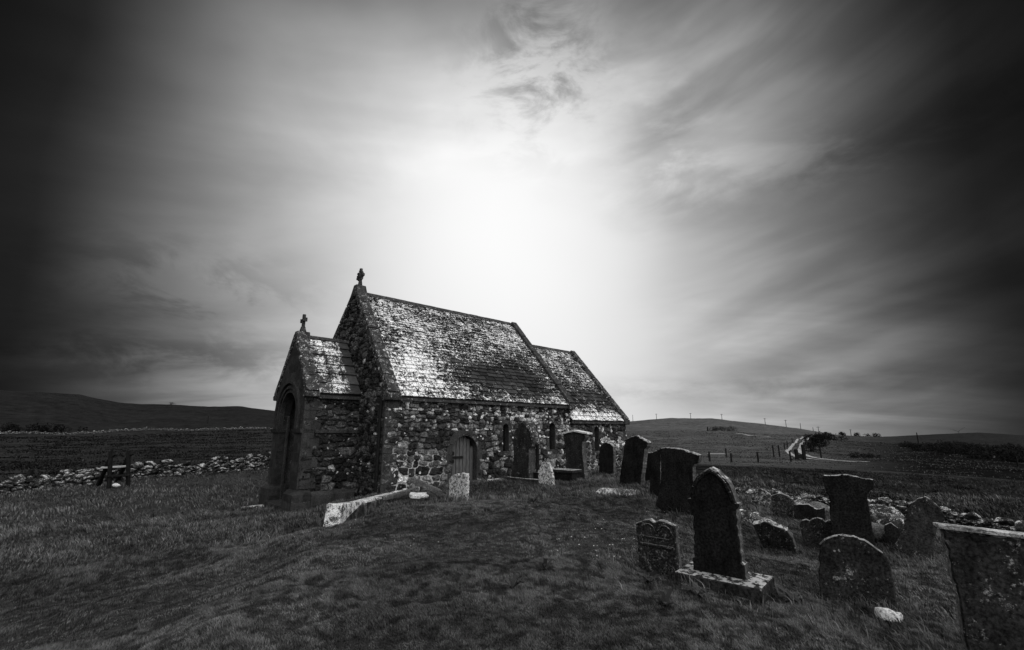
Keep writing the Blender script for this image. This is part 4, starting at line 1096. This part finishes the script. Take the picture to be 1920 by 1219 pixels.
slab(752, 928, 14.4, 1.0, .18, .12, 30, 2, -12, 'rockdark', 'stone_beam', 'stone rail lying up towards the nave wall near its corner', 'stone beam', dz=-.02, seed=4)
slab(785, 931, 13.8, .5, .35, .1, 20, 8, 4, 'pale', 'stone_slab', 'pale lichened slab lying under the slanting stone beam', 'stone slab', dz=-.02, seed=5)
slab(476, 962, 17.0, .9, .5, .16, 45, 0, 0, 'pale', 'stone_slab', 'white flat slab at the left foot of the porch', 'stone slab', dz=.06, seed=6)
# tomb chest
p = at(1060, 897, 16.2); mb = MB(); mb.box(-.42, .42, -.25, .25, -.2, .2); tc = empty('tomb_chest', tuple(p), rad(-40))
mb.build('base', M['grave_dark'], tc, bevel=.01); mb = MB(); mb.box(-.47, .47, -.3, .3, .201, .29); mb.build('lid', M['grave_spot'], tc, bevel=.012)
tag(tc, 'low dark tomb chest between the gothic stone and the pale-capped headstone', 'tomb chest')

# ------------------------------------------------------------------ low white-capped wall by the porch
def kerb_wall():
    e = empty('retaining_wall', tuple(at(612, 992, 10.4)))
    tag(e, 'low pale-topped retaining wall running from the grass up to the nave corner', 'low wall')
    top = [at(628, 945, 10.6), at(665, 941, 12.0), at(700, 932, 13.6), at(735, 924, 14.9), at(765, 916, 15.3)]
    hts = [.62, .5, .34, .25, .2]
    o0 = np.array(e.location)
    mb = MB(); cp = MB()
    for i in range(len(top)-1):
        p, q = top[i]-o0, top[i+1]-o0; d = q-p; d[2] = 0; d /= np.linalg.norm(d); s = np.array([d[1], -d[0], 0])
        n = 4
        for k in range(n):
            a = p+(q-p)*k/n; b = p+(q-p)*(k+1)/n; w = .16
            h0 = hts[i]+(hts[i+1]-hts[i])*k/n; j = random.uniform(-.015, .015)
            def c(P, sd_, z): r = P+s*sd_; return (r[0], r[1], r[2]+z)
            mb.hexa([c(a, -w, -h0-.4), c(b, -w, -h0-.4), c(b, w, -h0-.4), c(a, w, -h0-.4), c(a, -w+.02, -.08), c(b, -w+.02, -.08), c(b, w-.02+j, -.08), c(a, w-.02+j, -.08)])
            T0, T1 = [max(.07, .42-.42*min(1, (i+kk/n)/1.2)) for kk in (k, k+1)]
            cp.hexa([c(a, -w-.01, -T0), c(b, -w-.01, -T1), c(b, w+j, -T1), c(a, w+j, -T0), c(a, -w+.01, 0), c(b, -w+.01, 0), c(b, w-.02+j, 0), c(a, w-.02+j, 0)])
    # end pier sloping down into the grass
    p = top[0]-o0; d = (top[1]-top[0]); d[2] = 0; d /= np.linalg.norm(d); s = np.array([d[1], -d[0], 0])
    def c(P, f, sd_, z): r = P+d*f+s*sd_; return (r[0], r[1], r[2]+z)
    cp.hexa([c(p, -.28, -.17, -.95), c(p, .12, -.17, -.95), c(p, .12, .17, -.95), c(p, -.28, .17, -.95), c(p, -.03, -.165, .005), c(p, .1, -.165, .005), c(p, .1, .165, .005), c(p, -.03, .165, .005)])
    cp.hexa([c(p, -.5, -.14, -.95), c(p, -.22, -.14, -.95), c(p, -.22, .14, -.95), c(p, -.5, .14, -.95), c(p, -.42, -.12, -.55), c(p, -.24, -.12, -.42), c(p, -.24, .12, -.42), c(p, -.42, .12, -.55)])
    mb.build('wall_body', M['rock'], e, bevel=.02); cp.build('coping', M['limewash'], e, bevel=.02)
kerb_wall()

# ------------------------------------------------------------------ dry stone walls
PROTO = []
for k in range(9):
    bm = bmesh.new(); bmesh.ops.create_icosphere(bm, subdivisions=2, radius=1)
    rs = np.random.RandomState(100+k)
    pl = rs.normal(size=(7, 3)); pl /= np.linalg.norm(pl, axis=1)[:, None]; dd = rs.uniform(.55, .85, 7)
    V_ = np.array([v.co[:] for v in bm.verts]); V_ *= rs.uniform(.9, 1.1, len(V_))[:, None]
    for n_, d_ in zip(pl, dd):
        s_ = V_@n_; V_ = V_-np.outer(np.maximum(s_-d_, 0), n_)
    PROTO.append((V_, [tuple(v.index for v in f.verts) for f in bm.faces])); bm.free()
def drystone(name, path, h, wd, size, label, seed, mat='rock', top=1.0, cat='stone wall', core=True):
    rs = np.random.RandomState(seed); mb = MB(); pts = [np.array(p, float) for p in path]
    o0 = pts[0].copy()
    segs = [(pts[i], pts[i+1]) for i in range(len(pts)-1)]
    hf = (lambda i, f: h[i]+(h[i+1]-h[i])*f) if hasattr(h, '__len__') else (lambda i, f: h)
    for i, (p, q) in enumerate(segs):
        L = np.linalg.norm((q-p)[:2]); d = (q-p)/L; s = np.array([d[1], -d[0], 0]); s /= np.linalg.norm(s)
        nz = max(1, int(round(np.mean([hf(i, 0), hf(i, 1)])/(size*.62))))
        for lay in range(nz+1):
            last = lay == nz
            x = rs.uniform(0, size)
            while x < L:
                big = (1+1.1*rs.rand()**3) if last else 1.; w = size*rs.uniform(.5, 1.6)*(1.0 if not last else 1.1*top*big); hh = size*rs.uniform(.4, 1.0)*(1 if not last else 1.05*top*big)
                f = x/L; H = hf(i, f)*(1+.5*(float(vnoise(x*.7+i*9, seed*3.))-.5)+.25*(float(vnoise(x*2.+i*5, seed*7.))-.5))
                z = (lay+.35+rs.uniform(-.3, .3))*H/(nz+.3)
                if not last or rs.rand() < .78:
                    for sd_ in ((-1, 1) if not last else (0,)):
                        V_, F_ = PROTO[rs.randint(9)]; sc = np.array([w*.62, wd*.42*rs.uniform(.7, 1.1) if not last else wd*.55, hh*.62])
                        a = rs.uniform(-.6, .6); b = rs.uniform(-.75, .75) if last else rs.uniform(-.35, .35)
                        P = V_*sc
                        P = np.stack([P[:, 0]*math.cos(b)-P[:, 2]*math.sin(b), P[:, 1], P[:, 0]*math.sin(b)+P[:, 2]*math.cos(b)], 1)
                        P = np.stack([P[:, 0]*math.cos(a)-P[:, 1]*math.sin(a), P[:, 0]*math.sin(a)+P[:, 1]*math.cos(a), P[:, 2]], 1)
                        c = p+(q-p)*f+s*sd_*wd*.28*(1-.4*lay/max(nz, 1))+s*rs.uniform(-.03, .03)
                        gz = float(zt(c[0], c[1]))
                        Wd = c+np.outer(P[:, 0], d*[1, 1, 0])+np.outer(P[:, 1], s); Wd[:, 2] = gz+z+P[:, 2]
                        mb.add(Wd-o0, F_)
                x += w*.95
    o = mb.build(name, M[mat], smooth=False); o.location = tuple(o0); tag(o, label, cat); return o
def G(u, v, Y): p = at(u, v, Y); return (p[0], p[1], float(zt(p[0], p[1])))
drystone('dry_stone_wall', [G(-250, 950, 15.5), G(0, 926, 18.0), G(100, 915, 19.3), G(200, 905, 20.4), G(300, 893, 21.8), G(400, 884, 23.2), G(520, 876, 24.8), G(640, 870, 26)], [.5, .5, .5, .48, .5, .55, .6, .6], .5, .21,
         'tumbled dry stone wall topped with pale lichened boulders left of the porch', 5)
drystone('dry_stone_wall', [G(1340, 922, 19), G(1400, 928, 18), G(1480, 940, 17.6), G(1560, 950, 17), G(1660, 968, 16), G(1770, 990, 14.8), G(1920, 1020, 13), G(2200, 1090, 11)], [.1, .12, .2, .22, .42, .4, .35, .35], .4, .15,
         'low ruined rubble wall along the right edge of the churchyard', 6, mat='rock')
def GR(u, r): return tuple(gpt(u, r))
drystone('field_wall', [GR(-60, 216), GR(100, 220), GR(250, 226), GR(400, 226), GR(520, 226), GR(640, 226)], 0.55, .8, .4, 'distant low field wall crossing below the left hill', 8, top=1., mat='rock')

# ------------------------------------------------------------------ stile
def stile():
    ps = [at(204, 905, 18.8), at(241, 905, 19.4)]
    e = empty('step_stile', tuple(ps[0])); tag(e, 'wooden step stile with two A shaped side frames over the stone wall', 'stile')
    o0 = ps[0]; tops = []
    for i, (ub, vb, ut, vt, Y) in enumerate(((204, 908, 208, 846, 18.8), (240, 906, 241, 845, 19.4))):
        b_ = at(ub, vb+8, Y)-o0; t_ = at(ut, vt, Y)-o0
        mb = MB(); mb.bar(b_, t_, .11, .11, (0, 1, 0)); mb.build('post', M['wood'], e, bevel=.01)
        f_ = at(ub-19 if i == 0 else ub-22, vb-12, Y+1.2)-o0; f_[2] -= .4
        t2 = t_+np.array([0, .12, -.06])
        mb = MB(); mb.bar(f_, t2, .1, .14, (0, 1, 0)); mb.build('brace', M['wood'], e, bevel=.01)
        mb = MB(); c = t_+np.array([.02, 0, -.1]); mb.bar(c-np.array([.06, 0, .07]), c+np.array([.08, .1, .03]), .18, .12, (0, 1, 0)); mb.build('joint_plate', M['wood'], e, bevel=.01)
    a = at(189, 877, 19.2)-o0; b = at(241, 874, 19.7)-o0
    mb = MB(); mb.bar(a, b, .3, .06); mb.build('tread', M['woodtop'], e, bevel=.008)
    a = at(196, 893, 18.7)-o0; b = at(242, 891, 19.3)-o0
    mb = MB(); mb.bar(a, b, .26, .06); mb.build('tread', M['wood'], e, bevel=.008)
stile()
def post_at(u, v0, v1, Y, w, lean, name, label, cat, group=None, mat='wood'):
    b_ = at(u, v0, Y); t_ = at(u+lean, v1, Y); g = float(zt(b_[0], b_[1])); o0 = np.array([b_[0], b_[1], min(g, b_[2])])
    mb = MB(); mb.bar((0, 0, -.3), tuple(t_-o0), w, w, (0, 1, 0)); o = mb.build(name, M[mat], bevel=w*.1); o.location = tuple(o0); tag(o, label, cat, group); return o
post_at(44, 905, 880, 18.6, .12, 16, 'wooden_post', 'dark post leaning over the tumbled wall at the far left', 'post')

# ------------------------------------------------------------------ things in the distance
def pole(u, r, hpx, label, cross=False, group='utility poles on the skyline', w=.28, name='utility_pole'):
    p = gpt(u, r); h = hpx/F*r*1.03
    mb = MB(); mb.tube((0, 0, -1), (0, 0, h), w, w*.7, 6); e = empty(name, tuple(p)); mb.build('shaft', M['wood'], e)
    if cross: mb = MB(); mb.bar((-h*.22, 0, h*.9), (h*.22, 0, h*.9), w*.9, w*.9); mb.build('crossarm', M['wood'], e)
    tag(e, label, 'utility pole', group)
PL = [(1189, 745, 11, 'utility pole on the skyline just right of the chancel roof', 0), (1234, 750, 9, 'utility pole on the left shoulder of the right hill', 1), (1299, 755, 9, 'utility pole at the crown of the right hill', 1),
      (1358, 755, 9, 'utility pole on the right hill just past its crown', 1), (1439, 700, 10, 'utility pole halfway down the skyline slope of the right hill', 1), (1478, 690, 11, 'utility pole above the top of the farm track', 1),
      (1505, 690, 9, 'utility pole low on the skyline slope beyond the farm track', 0), (1538, 420, 14, 'largest utility pole, right of the farm track', 1), (1598, 900, 9, 'utility pole on the low skyline between two dark bushes', 1), (1528, 760, 6, 'tiny utility pole low on the slope behind the largest pole', 0)]
for u, r, h, lb, cr in PL: pole(u, r, h, lb, bool(cr), w=.0005*r)
pole(384, 380, 12, 'lone pole standing on the left hillside', group=None, w=.25)
pole(1722, 330, 16, 'stout dark pole beside the gorse thicket at the right', group=None, w=.3)
pole(1329, 345, 7, 'short dark post at the left end of the hillside hedge', group=None, w=.5, name='gate_post')

def fencep(lst, rr, label_fn, group, wires=True):
    for i, (u, r, h) in enumerate(lst):
        p = gpt(u, r); mb = MB(); mb.bar((0, 0, -.3), (random.uniform(-.06, .06), 0, h), rr, rr, (0, 1, 0)); o = mb.build('fence_post', M['wood']); o.location = tuple(p); tag(o, label_fn[i], 'fence post', group)
fencep([(1328, 66, 1.2), (1368, 66, 1.1), (1418, 68, 1.3), (1479, 74, 1.4), (1448, 92, 1.9), (1459, 94, 1.9), (1536, 92, 1.9), (1359, 86, 1.4), (1899, 105, 1.6), (1486, 180, 1.8), (1476, 150, 1.7), (1470, 130, 1.6)], .16,
       ['thin fence post behind the broad corniced headstone', 'thin fence post above the tip of the tall pointed headstone', 'fence post right of the water trough in the lower pasture', 'fence post just left of the gate on the track bend',
        'left one of the two dark posts side by side left of the track', 'right one of the two dark posts side by side left of the track', 'dark post in the pasture right of the track bend', 'post at the right end of the water trough',
        'lone post in the pale pasture at the far right', 'highest post along the left side of the track', 'middle post along the left side of the track', 'lowest post along the left side of the track'], 'fence posts in the right pasture')
# gate by the track
p = gpt(1495, 84); e = empty('field_gate', tuple(p)); tag(e, 'small dark gate with two posts and pale stone where the track bends', 'gate')
for dx in (-.35, .75): mb = MB(); mb.bar((dx, 0, -.3), (dx, 0, 1.5 if dx < 0 else 2.2), .4, .3, (0, 1, 0)); mb.build('post', M['wood'], e)
mb = MB(); mb.bar((-.3, 0, .5), (.7, 0, .5), .5, .1, (0, 1, 0)); mb.build('rail', M['wood'], e)
# trough
p = gpt(1341, 82); e = empty('water_trough', tuple(p), rad(-4)); tag(e, 'pale-topped rectangular water trough in the lower pasture', 'trough')
mb = MB(); mb.box(-1.2, 1.2, -.4, .4, -.1, .5); mb.build('tank', M['rockdark'], e); mb = MB(); mb.box(-1.25, 1.25, -.45, .45, .5, .58); mb.build('lid', M['conc'], e)
# track: two pale ruts following the ground
def strip(name, path, w, mat, lift, label, jitter=.25):
    P = []; pts = [np.array(gpt(u, r)[:2]) for u, r in path]
    for p, q in zip(pts, pts[1:]):
        n = max(2, int(np.linalg.norm(q-p)/1.5))
        for k in range(n): P.append(p+(q-p)*k/n)
    P.append(pts[-1]); P = np.array(P)
    for _ in range(6): P[1:-1] = .25*P[:-2]+.5*P[1:-1]+.25*P[2:]
    T = np.gradient(P, axis=0); T /= np.linalg.norm(T, axis=1)[:, None]; Nn = np.stack([T[:, 1], -T[:, 0]], 1)
    return P, Nn
def ruts(name, path, offs, w, label):
    P, Nn = strip(name, path, w, None, 0, label); mb = MB(); k = 5
    for off in offs:
        vs = []; n = len(P)
        jl = (fbm(np.arange(n)*.4, np.full(n, off*7.), 3)-.5)*w*.5
        for j in range(k):
            X = P+Nn*(off+(j/(k-1)-.5)*w+ (jl*(1 if j in (0, k-1) else .3)))[:, None] if False else P+Nn*(off+(j/(k-1)-.5)*w+jl)[:, None]
            Z = zt(X[:, 0], X[:, 1])+.05+.0006*np.hypot(X[:, 0], X[:, 1]); vs.append(np.column_stack([X, Z]))
        V_ = np.concatenate(vs); fs = []
        for j in range(k-1):
            for i in range(n-1): fs.append((j*n+i, j*n+i+1, (j+1)*n+i+1, (j+1)*n+i))
        mb.add(V_, fs)
    o = mb.build(name, M['gravel']); tag(o, label, 'track', kind='structure')
ruts('track', [(1514, 262), (1503, 215), (1494, 165), (1487, 130), (1486, 112), (1493, 99), (1510, 91), (1535, 87), (1570, 84), (1610, 82)], (-1.05, 1.05), .8, 'pale rutted farm track')
ruts('path', [(1462, 262), (1420, 268), (1380, 285)], (0,), 1.6, 'faint pale path on the hill')

# bushes and thickets
def bush(name, u, r, rx, ry, rz, label, cat, group=None, n=900, leaf=.2, seed=1, dz=0, tone=(.015, .05)):
    rs = np.random.RandomState(seed); p = gpt(u, r); mb = MB()
    nb = max(4, int(rx/ry*3)); cs = []
    for k in range(nb): cs.append((rs.uniform(-.75, .75)*rx, rs.uniform(-.5, .5)*ry, rz*rs.uniform(.25, .5), rs.uniform(.45, .75)*rz, ))
    e = empty(name, tuple(p+np.array([0, 0, dz])), -azim(u))
    V_ = []; F_ = []; T_ = []
    for k in range(n):
        c = cs[rs.randint(nb)]; d = rs.normal(size=3); d /= np.linalg.norm(d); R_ = c[3]*rs.uniform(.55, 1.05)
        q = np.array(c[:3])+d*R_*np.array([max(1, rx/nb*2.2/rz), 1, .85]); 
        if q[2] < 0: q[2] = -q[2]*.3
        a = rs.normal(size=3); a /= np.linalg.norm(a); b = np.cross(a, rs.normal(size=3)); b /= np.linalg.norm(b); l = leaf*rs.uniform(.5, 1.5)
        i = len(V_); V_ += [q-a*l*.5, q+b*l*.35, q+a*l*.6]; F_.append((i, i+1, i+2)); tv = rs.uniform(*tone); T_ += [tv]*3
    mb.add(V_, F_, tone=T_); mb.build('foliage', M['grass'], e)
    mb = MB()
    for c in cs: mb.tube((0, 0, -.3), (c[0], c[1], c[2]+c[3]*.3), .05*rz*.6, .02*rz, 5)
    mb.build('stem', M['wood'], e); tag(e, label, cat, group)
bush('hedge', 1346, 345, 5.5, 2.5, 3.4, 'left clump of low bare bushes on the fold of the right hill', 'bushes', 'bushes on the hill fold', 700, .6, 2)
bush('hedge', 1370, 345, 6.0, 2.5, 3.8, 'right clump of low bare bushes on the fold of the right hill', 'bushes', 'bushes on the hill fold', 700, .6, 3)
bush('gorse_bush', 1526, 165, 2.8, 2.0, 4.0, 'dark scrub tree leaning beside the top of the track', 'bush', None, 1500, .5, 4, tone=(.006, .02))
bush('gorse_bush', 1519, 118, 1.6, 1.2, 2.4, 'dark bush growing by the track bend', 'bush', None, 900, .3, 44, tone=(.006, .02))
bush('gorse_bush', 1556, 290, 9, 3, 4.0, 'long dark hedge of scrub right of the track top', 'hedge', None, 1200, .7, 5, tone=(.006, .02))
bush('gorse_bush', 1604, 100, 1.3, .8, .9, 'left one of two small dark bushes in the right pasture', 'bush', None, 500, .2, 6, tone=(.006, .02))
bush('gorse_bush', 1632, 103, 1.1, .8, .8, 'right one of two small dark bushes in the right pasture', 'bush', None, 500, .2, 7, tone=(.006, .02))
for k, (u, r, rx, rz, lb) in enumerate(((1757, 240, 13, 3.0, 'left end of the gorse thicket beside the stout pole'), (1795, 200, 14, 3.6, 'pale-streaked middle clump of the gorse thicket'), (1840, 170, 13, 3.6, 'dense dark clump of gorse right of the pale-streaked one'), (1880, 150, 10, 2.8, 'low dark gorse clump at the right end of the thicket'))):
    bush('gorse_thicket', u, r, rx, 5, rz, lb, 'gorse', 'gorse clumps in the right pasture', 2600, .6, 20+k, tone=(.004, .03))
for k, (u, r, rz, lb) in enumerate(((1550, 700, 5, 'tiny dark bush low on the slope beyond the largest pole'), (1583, 880, 12, 'narrow dark tree on the low skyline, left of two'), (1606, 900, 11, 'rounded dark tree on the low skyline, right of two'), (1638, 1250, 17, 'broad low tree clump on the far skyline'))):
    bush('distant_tree', u, r, rz*(.5, .35, .5, 1.0)[k], rz*.35, rz*.5, lb, 'tree', None, 500, rz*.12, 30+k, tone=(.006, .02))
bush('distant_tree', 310, 860, 4.5, 2.5, 4, 'tiny dark bush on the left skyline', 'bush', None, 200, .8, 37, tone=(.006, .02))
bush('gorse_bush', 68, 235, 15, 3, 3.4, 'dark low scrub behind the distant wall at the far left', 'scrub', None, 1200, .7, 36, tone=(.004, .014))
# wind turbine
r = 2000; a = azim(1801); x, y = r*math.sin(a), r*math.cos(a); zh = EYE+slope(809, 1801)*r
e = empty('wind_turbine', (x, y, zh-34), -a); tag(e, 'small wind turbine on the far right skyline', 'wind turbine')
mb = MB(); mb.tube((0, 0, -12), (0, 0, 34), 1.6, .9, 8); mb.build('tower', M['turbine'], e)
mb = MB(); mb.tube((0, -3, 34), (0, 2, 34), 1.3, 1.0, 8); mb.build('nacelle', M['turbine'], e)
for t in (158, 38, 278):
    mb = MB(); c, s = math.cos(rad(t)), math.sin(rad(t)); mb.hexa([(-.0*c-s*1.2, -3.4, 34+c*1.2), (s*1.2, -3.4, 34-c*1.2), (s*1.2, -2.9, 34-c*1.2), (-s*1.2, -2.9, 34+c*1.2), (21*c-s*.3, -3.2, 34+21*s+c*.3), (21*c+s*.3, -3.2, 34+21*s-c*.3), (21*c+s*.3, -3.0, 34+21*s-c*.3), (21*c-s*.3, -3.0, 34+21*s+c*.3)])
    mb.build('blade', M['turbine'], e)

# ------------------------------------------------------------------ grass
def in_building(X, Y):
    a, b = bl(X, Y)
    return ((a > -.05) & (a < L2+.05) & (b > -.04) & (b < W+.05)) | ((a > -PO-.25) & (a < 0) & (b > PB0-.12) & (b < PB1+.15))
def blades(X, Y, hmean, wmean, seed, tone0, lay=.38):
    rs = np.random.RandomState(seed); n = len(X)
    patch = fbm(X*.9, Y*.9, 61, 4); tuft = fbm(X*3.2, Y*3.2, 67, 3)
    h = hmean*rs.uniform(.5, 1.35, n)*(.75+.8*ss(tuft, .35, .7))*(.85+.35*ss(patch, .35, .65))
    w = wmean*rs.uniform(.6, 1.3, n)
    th = rs.uniform(0, 2*np.pi, n); wind = 2.4+2.2*(fbm(X*.5, Y*.5, 71)-.5)*2
    lx = np.cos(th)*.45+np.cos(wind)*lay; ly = np.sin(th)*.45+np.sin(wind)*lay
    f = rs.uniform(0, 2*np.pi, n); wx, wy = np.cos(f)*w/2, np.sin(f)*w/2
    Z = zt(X, Y)-.004
    V_ = np.zeros((n, 5, 3), np.float32)
    V_[:, 0] = np.stack([X-wx, Y-wy, Z], 1); V_[:, 1] = np.stack([X+wx, Y+wy, Z], 1)
    mx, my = X+lx*h*.35, Y+ly*h*.35
    V_[:, 2] = np.stack([mx+wx*.8, my+wy*.8, Z+h*.6], 1); V_[:, 3] = np.stack([mx-wx*.8, my-wy*.8, Z+h*.6], 1)
    V_[:, 4] = np.stack([X+lx*h*1.05, Y+ly*h*1.05, Z+h*.92], 1)
    straw = (rs.rand(n) < .05+.15*ss(fbm(X*1.3, Y*1.3, 81), .5, .75))
    tn = tone0*rs.uniform(.55, 1.35, n)*(.72+.55*ss(patch, .3, .7))*(.45+1.1*ss(.35*tuft+.65*fbm(X*11, Y*11, 69, 2), .3, .7)); tn = np.where(straw, tn*1.7, tn)*np.where(rs.rand(n) < .3, .3, 1.)
    T_ = np.repeat(tn[:, None], 5, 1); T_[:, :2] *= .55  # blade roots darkened to paint in the shade between blades
    return V_, T_
def scatter(n, r0, r1, a0, a1, seed):
    rs = np.random.RandomState(seed); r = np.sqrt(rs.uniform(r0*r0, r1*r1, n)); a = rs.uniform(a0, a1, n)
    X, Y = r*np.sin(a), r*np.cos(a); k = ~in_building(X, Y); return X[k], Y[k]
def blade_object(name, parts, mat):
    V_ = np.concatenate([p[0] for p in parts]); T_ = np.concatenate([p[1] for p in parts]).ravel(); n = len(V_)
    me = bpy.data.meshes.new(name); me.vertices.add(n*5); me.vertices.foreach_set('co', V_.ravel())
    base = np.arange(n)[:, None]*5
    loops = (base+np.array([0, 1, 2, 3, 3, 2, 4])).ravel().astype(np.int32)
    me.loops.add(len(loops)); me.loops.foreach_set('vertex_index', loops); me.polygons.add(2*n)
    me.polygons.foreach_set('loop_start', (np.arange(n)[:, None]*7+np.array([0, 4])).ravel().astype(np.int32))
    me.update(calc_edges=True)
    at_ = me.attributes.new('tone', 'FLOAT', 'POINT'); at_.data.foreach_set('value', T_.astype(np.float32))
    return link(name, me, mat)
A_ = rad(52)
GT = .108
parts = []
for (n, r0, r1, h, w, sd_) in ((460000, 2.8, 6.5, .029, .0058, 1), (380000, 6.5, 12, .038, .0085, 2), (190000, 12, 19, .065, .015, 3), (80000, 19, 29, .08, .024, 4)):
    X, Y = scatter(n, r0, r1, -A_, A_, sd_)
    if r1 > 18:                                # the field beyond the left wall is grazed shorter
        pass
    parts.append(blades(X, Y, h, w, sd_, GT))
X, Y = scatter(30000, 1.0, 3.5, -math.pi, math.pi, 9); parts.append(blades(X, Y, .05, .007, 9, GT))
# longer growth round the stones and against the walls
pts = []
for o in list(bpy.data.objects):
    if o.parent is None and o.get('category') in ('headstone', 'stone', 'grave slab', 'tomb chest', 'stone fragment', 'stone beam', 'low wall'): pts.append(o.matrix_world.translation.copy() if o.type == 'EMPTY' else Vector(o.location))
rs = np.random.RandomState(5); XX = []; YY = []
for p in pts:
    n = 480; XX.append(p.x+rs.normal(0, .4, n)); YY.append(p.y+rs.normal(0, .4, n))
for (a0, a1, b) in ((0, L2, -.1), (-PO, 0, PB0-.22)):
    n = 2600; a = rs.uniform(a0, a1, n); b = b-np.abs(rs.normal(0, .1, n)); x, y = bw(a, b); XX.append(x); YY.append(y)
X = np.concatenate(XX); Y = np.concatenate(YY); k = ~in_building(X, Y)
parts.append(blades(X[k], Y[k], .085, .009, 12, GT))
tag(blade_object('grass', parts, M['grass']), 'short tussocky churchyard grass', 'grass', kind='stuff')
# rough growth of the field beyond the right wall
rs = np.random.RandomState(15); n = 60000; r = np.sqrt(rs.uniform(19.5**2, 54**2, n)); a = rs.uniform(.40, rad(52), n); k = rs.rand(n) < .25+1.2*ss(fbm(r*np.sin(a)*.6, r*np.cos(a)*.6, 91), .45, .6); r, a = r[k], a[k]
tag(blade_object('rough_grass', [blades(r*np.sin(a), r*np.cos(a), .1, .035, 16, .045)], M['grass']), 'dark rough stubble and rushes of the right field', 'rough grass', kind='stuff')

rs = np.random.RandomState(18); n = 70000; r = 27*np.exp(rs.uniform(0, math.log(190/27.), n)); a = rs.uniform(-rad(52), -.42, n)
x_, y_ = r*np.sin(a), r*np.cos(a); k = (rs.rand(n) < .1+1.2*ss(fbm(x_*.35, y_*.35, 93), .5, .62)); x_, y_, r_ = x_[k], y_[k], r[k]
tag(blade_object('pasture_grass', [blades(x_, y_, .0009*r_+.04, .0018*r_, 17, .018)], M['grass']), 'dark tufts of the pasture beyond the left stone wall', 'pasture grass', kind='stuff')
rs = np.random.RandomState(19); n = 60000; r = 58*np.exp(rs.uniform(0, math.log(330/58.), n)); a = rs.uniform(.12, rad(52), n)
x_, y_ = r*np.sin(a), r*np.cos(a); k = (rs.rand(n) < .1+1.0*ss(fbm(x_*.2, y_*.2, 95), .48, .62)); x_, y_, r_ = x_[k], y_[k], r[k]
tag(blade_object('hill_grass', [blades(x_, y_, .0006*r_+.03, .0016*r_, 17, .06)], M['grass']), 'tufted grass of the right hill pasture', 'hill grass', kind='stuff')
# daisies
rs = np.random.RandomState(21); mb = MB(); cl = [(1010, 960), (1055, 1030), (1100, 1038), (1170, 1035), (1240, 955), (760, 1028), (640, 985), (590, 1010), (1120, 985), (1180, 1050), (1260, 1030)]
for (u, v) in cl:
    for k in range(5):
        uu, vv = u+rs.normal(0, 24), v+rs.normal(0, 9); d = ray(uu, vv)
        t = 2.
        for _ in range(40):
            g = float(zbase(d[0]*t, d[1]*t)); z = EYE+d[2]*t
            if z < g+.02: break
            t *= 1.04
        x, y = d[0]*t, d[1]*t; z = float(zt(x, y))+.06; r = .009*rs.uniform(.7, 1.2)
        mb.add([(x+r*math.cos(q*1.05), y+r*math.sin(q*1.05), z+rs.uniform(-.002, .002)) for q in range(6)]+[(x, y, z+.005)], [(q, (q+1) % 6, 6) for q in range(6)])
tag(mb.build('daisies', M['petal']), 'scattered tiny white daisies in the grass', 'daisies', kind='stuff')
# broad-leaved weeds
def weed(u, v, Y, label, seed, s=.16):
    rs = np.random.RandomState(seed); p = at(u, v, Y); p[2] = float(zt(p[0], p[1])); mb = MB(); T_ = []
    for k in range(16):
        a = rs.uniform(0, 6.28); l = s*rs.uniform(.6, 1.2); w = l*.3; dx, dy = math.cos(a), math.sin(a); up = rs.uniform(.3, .8)
        vs = []
        for f, ww in ((0, .15), (.35, .9), (.7, 1), (1, .1)):
            h = l*up*math.sin(f*2.2)+.02; c = (dx*l*f, dy*l*f, h); vs += [(c[0]-dy*w*ww/2, c[1]+dx*w*ww/2, c[2]), (c[0]+dy*w*ww/2, c[1]-dx*w*ww/2, c[2]+rs.uniform(-.01, .01))]
        mb.add(vs, [(0, 1, 3, 2), (2, 3, 5, 4), (4, 5, 7, 6)], tone=rs.uniform(.02, .09))
    o = mb.build('weed', M['grass']); o.location = tuple(p); tag(o, label, 'weed', 'broad-leaved weeds in the turf')
for k, (u, v, Y, lb) in enumerate(((1022, 1084, 5.9, 'broad-leaved weed in the open turf at centre'), (1250, 1160, 4.8, 'broad-leaved weed below the double-humped headstone'), (1310, 1138, 5.0, 'broad-leaved weed at the left of the tall stone plinth'), (1490, 1130, 5.0, 'broad-leaved weed between the plinth and the wide round-topped headstone'),
                                ((960, 1118, 5.3, 'low weed in the turf left of centre bottom')), (1215, 1100, 5.6, 'weed at the foot of the double-humped headstone'), (1000, 955, 10.5, 'small weed on the mound below the gothic headstone'))):
    weed(u, v, Y, lb, 50+k, .15 if Y < 8 else .2)
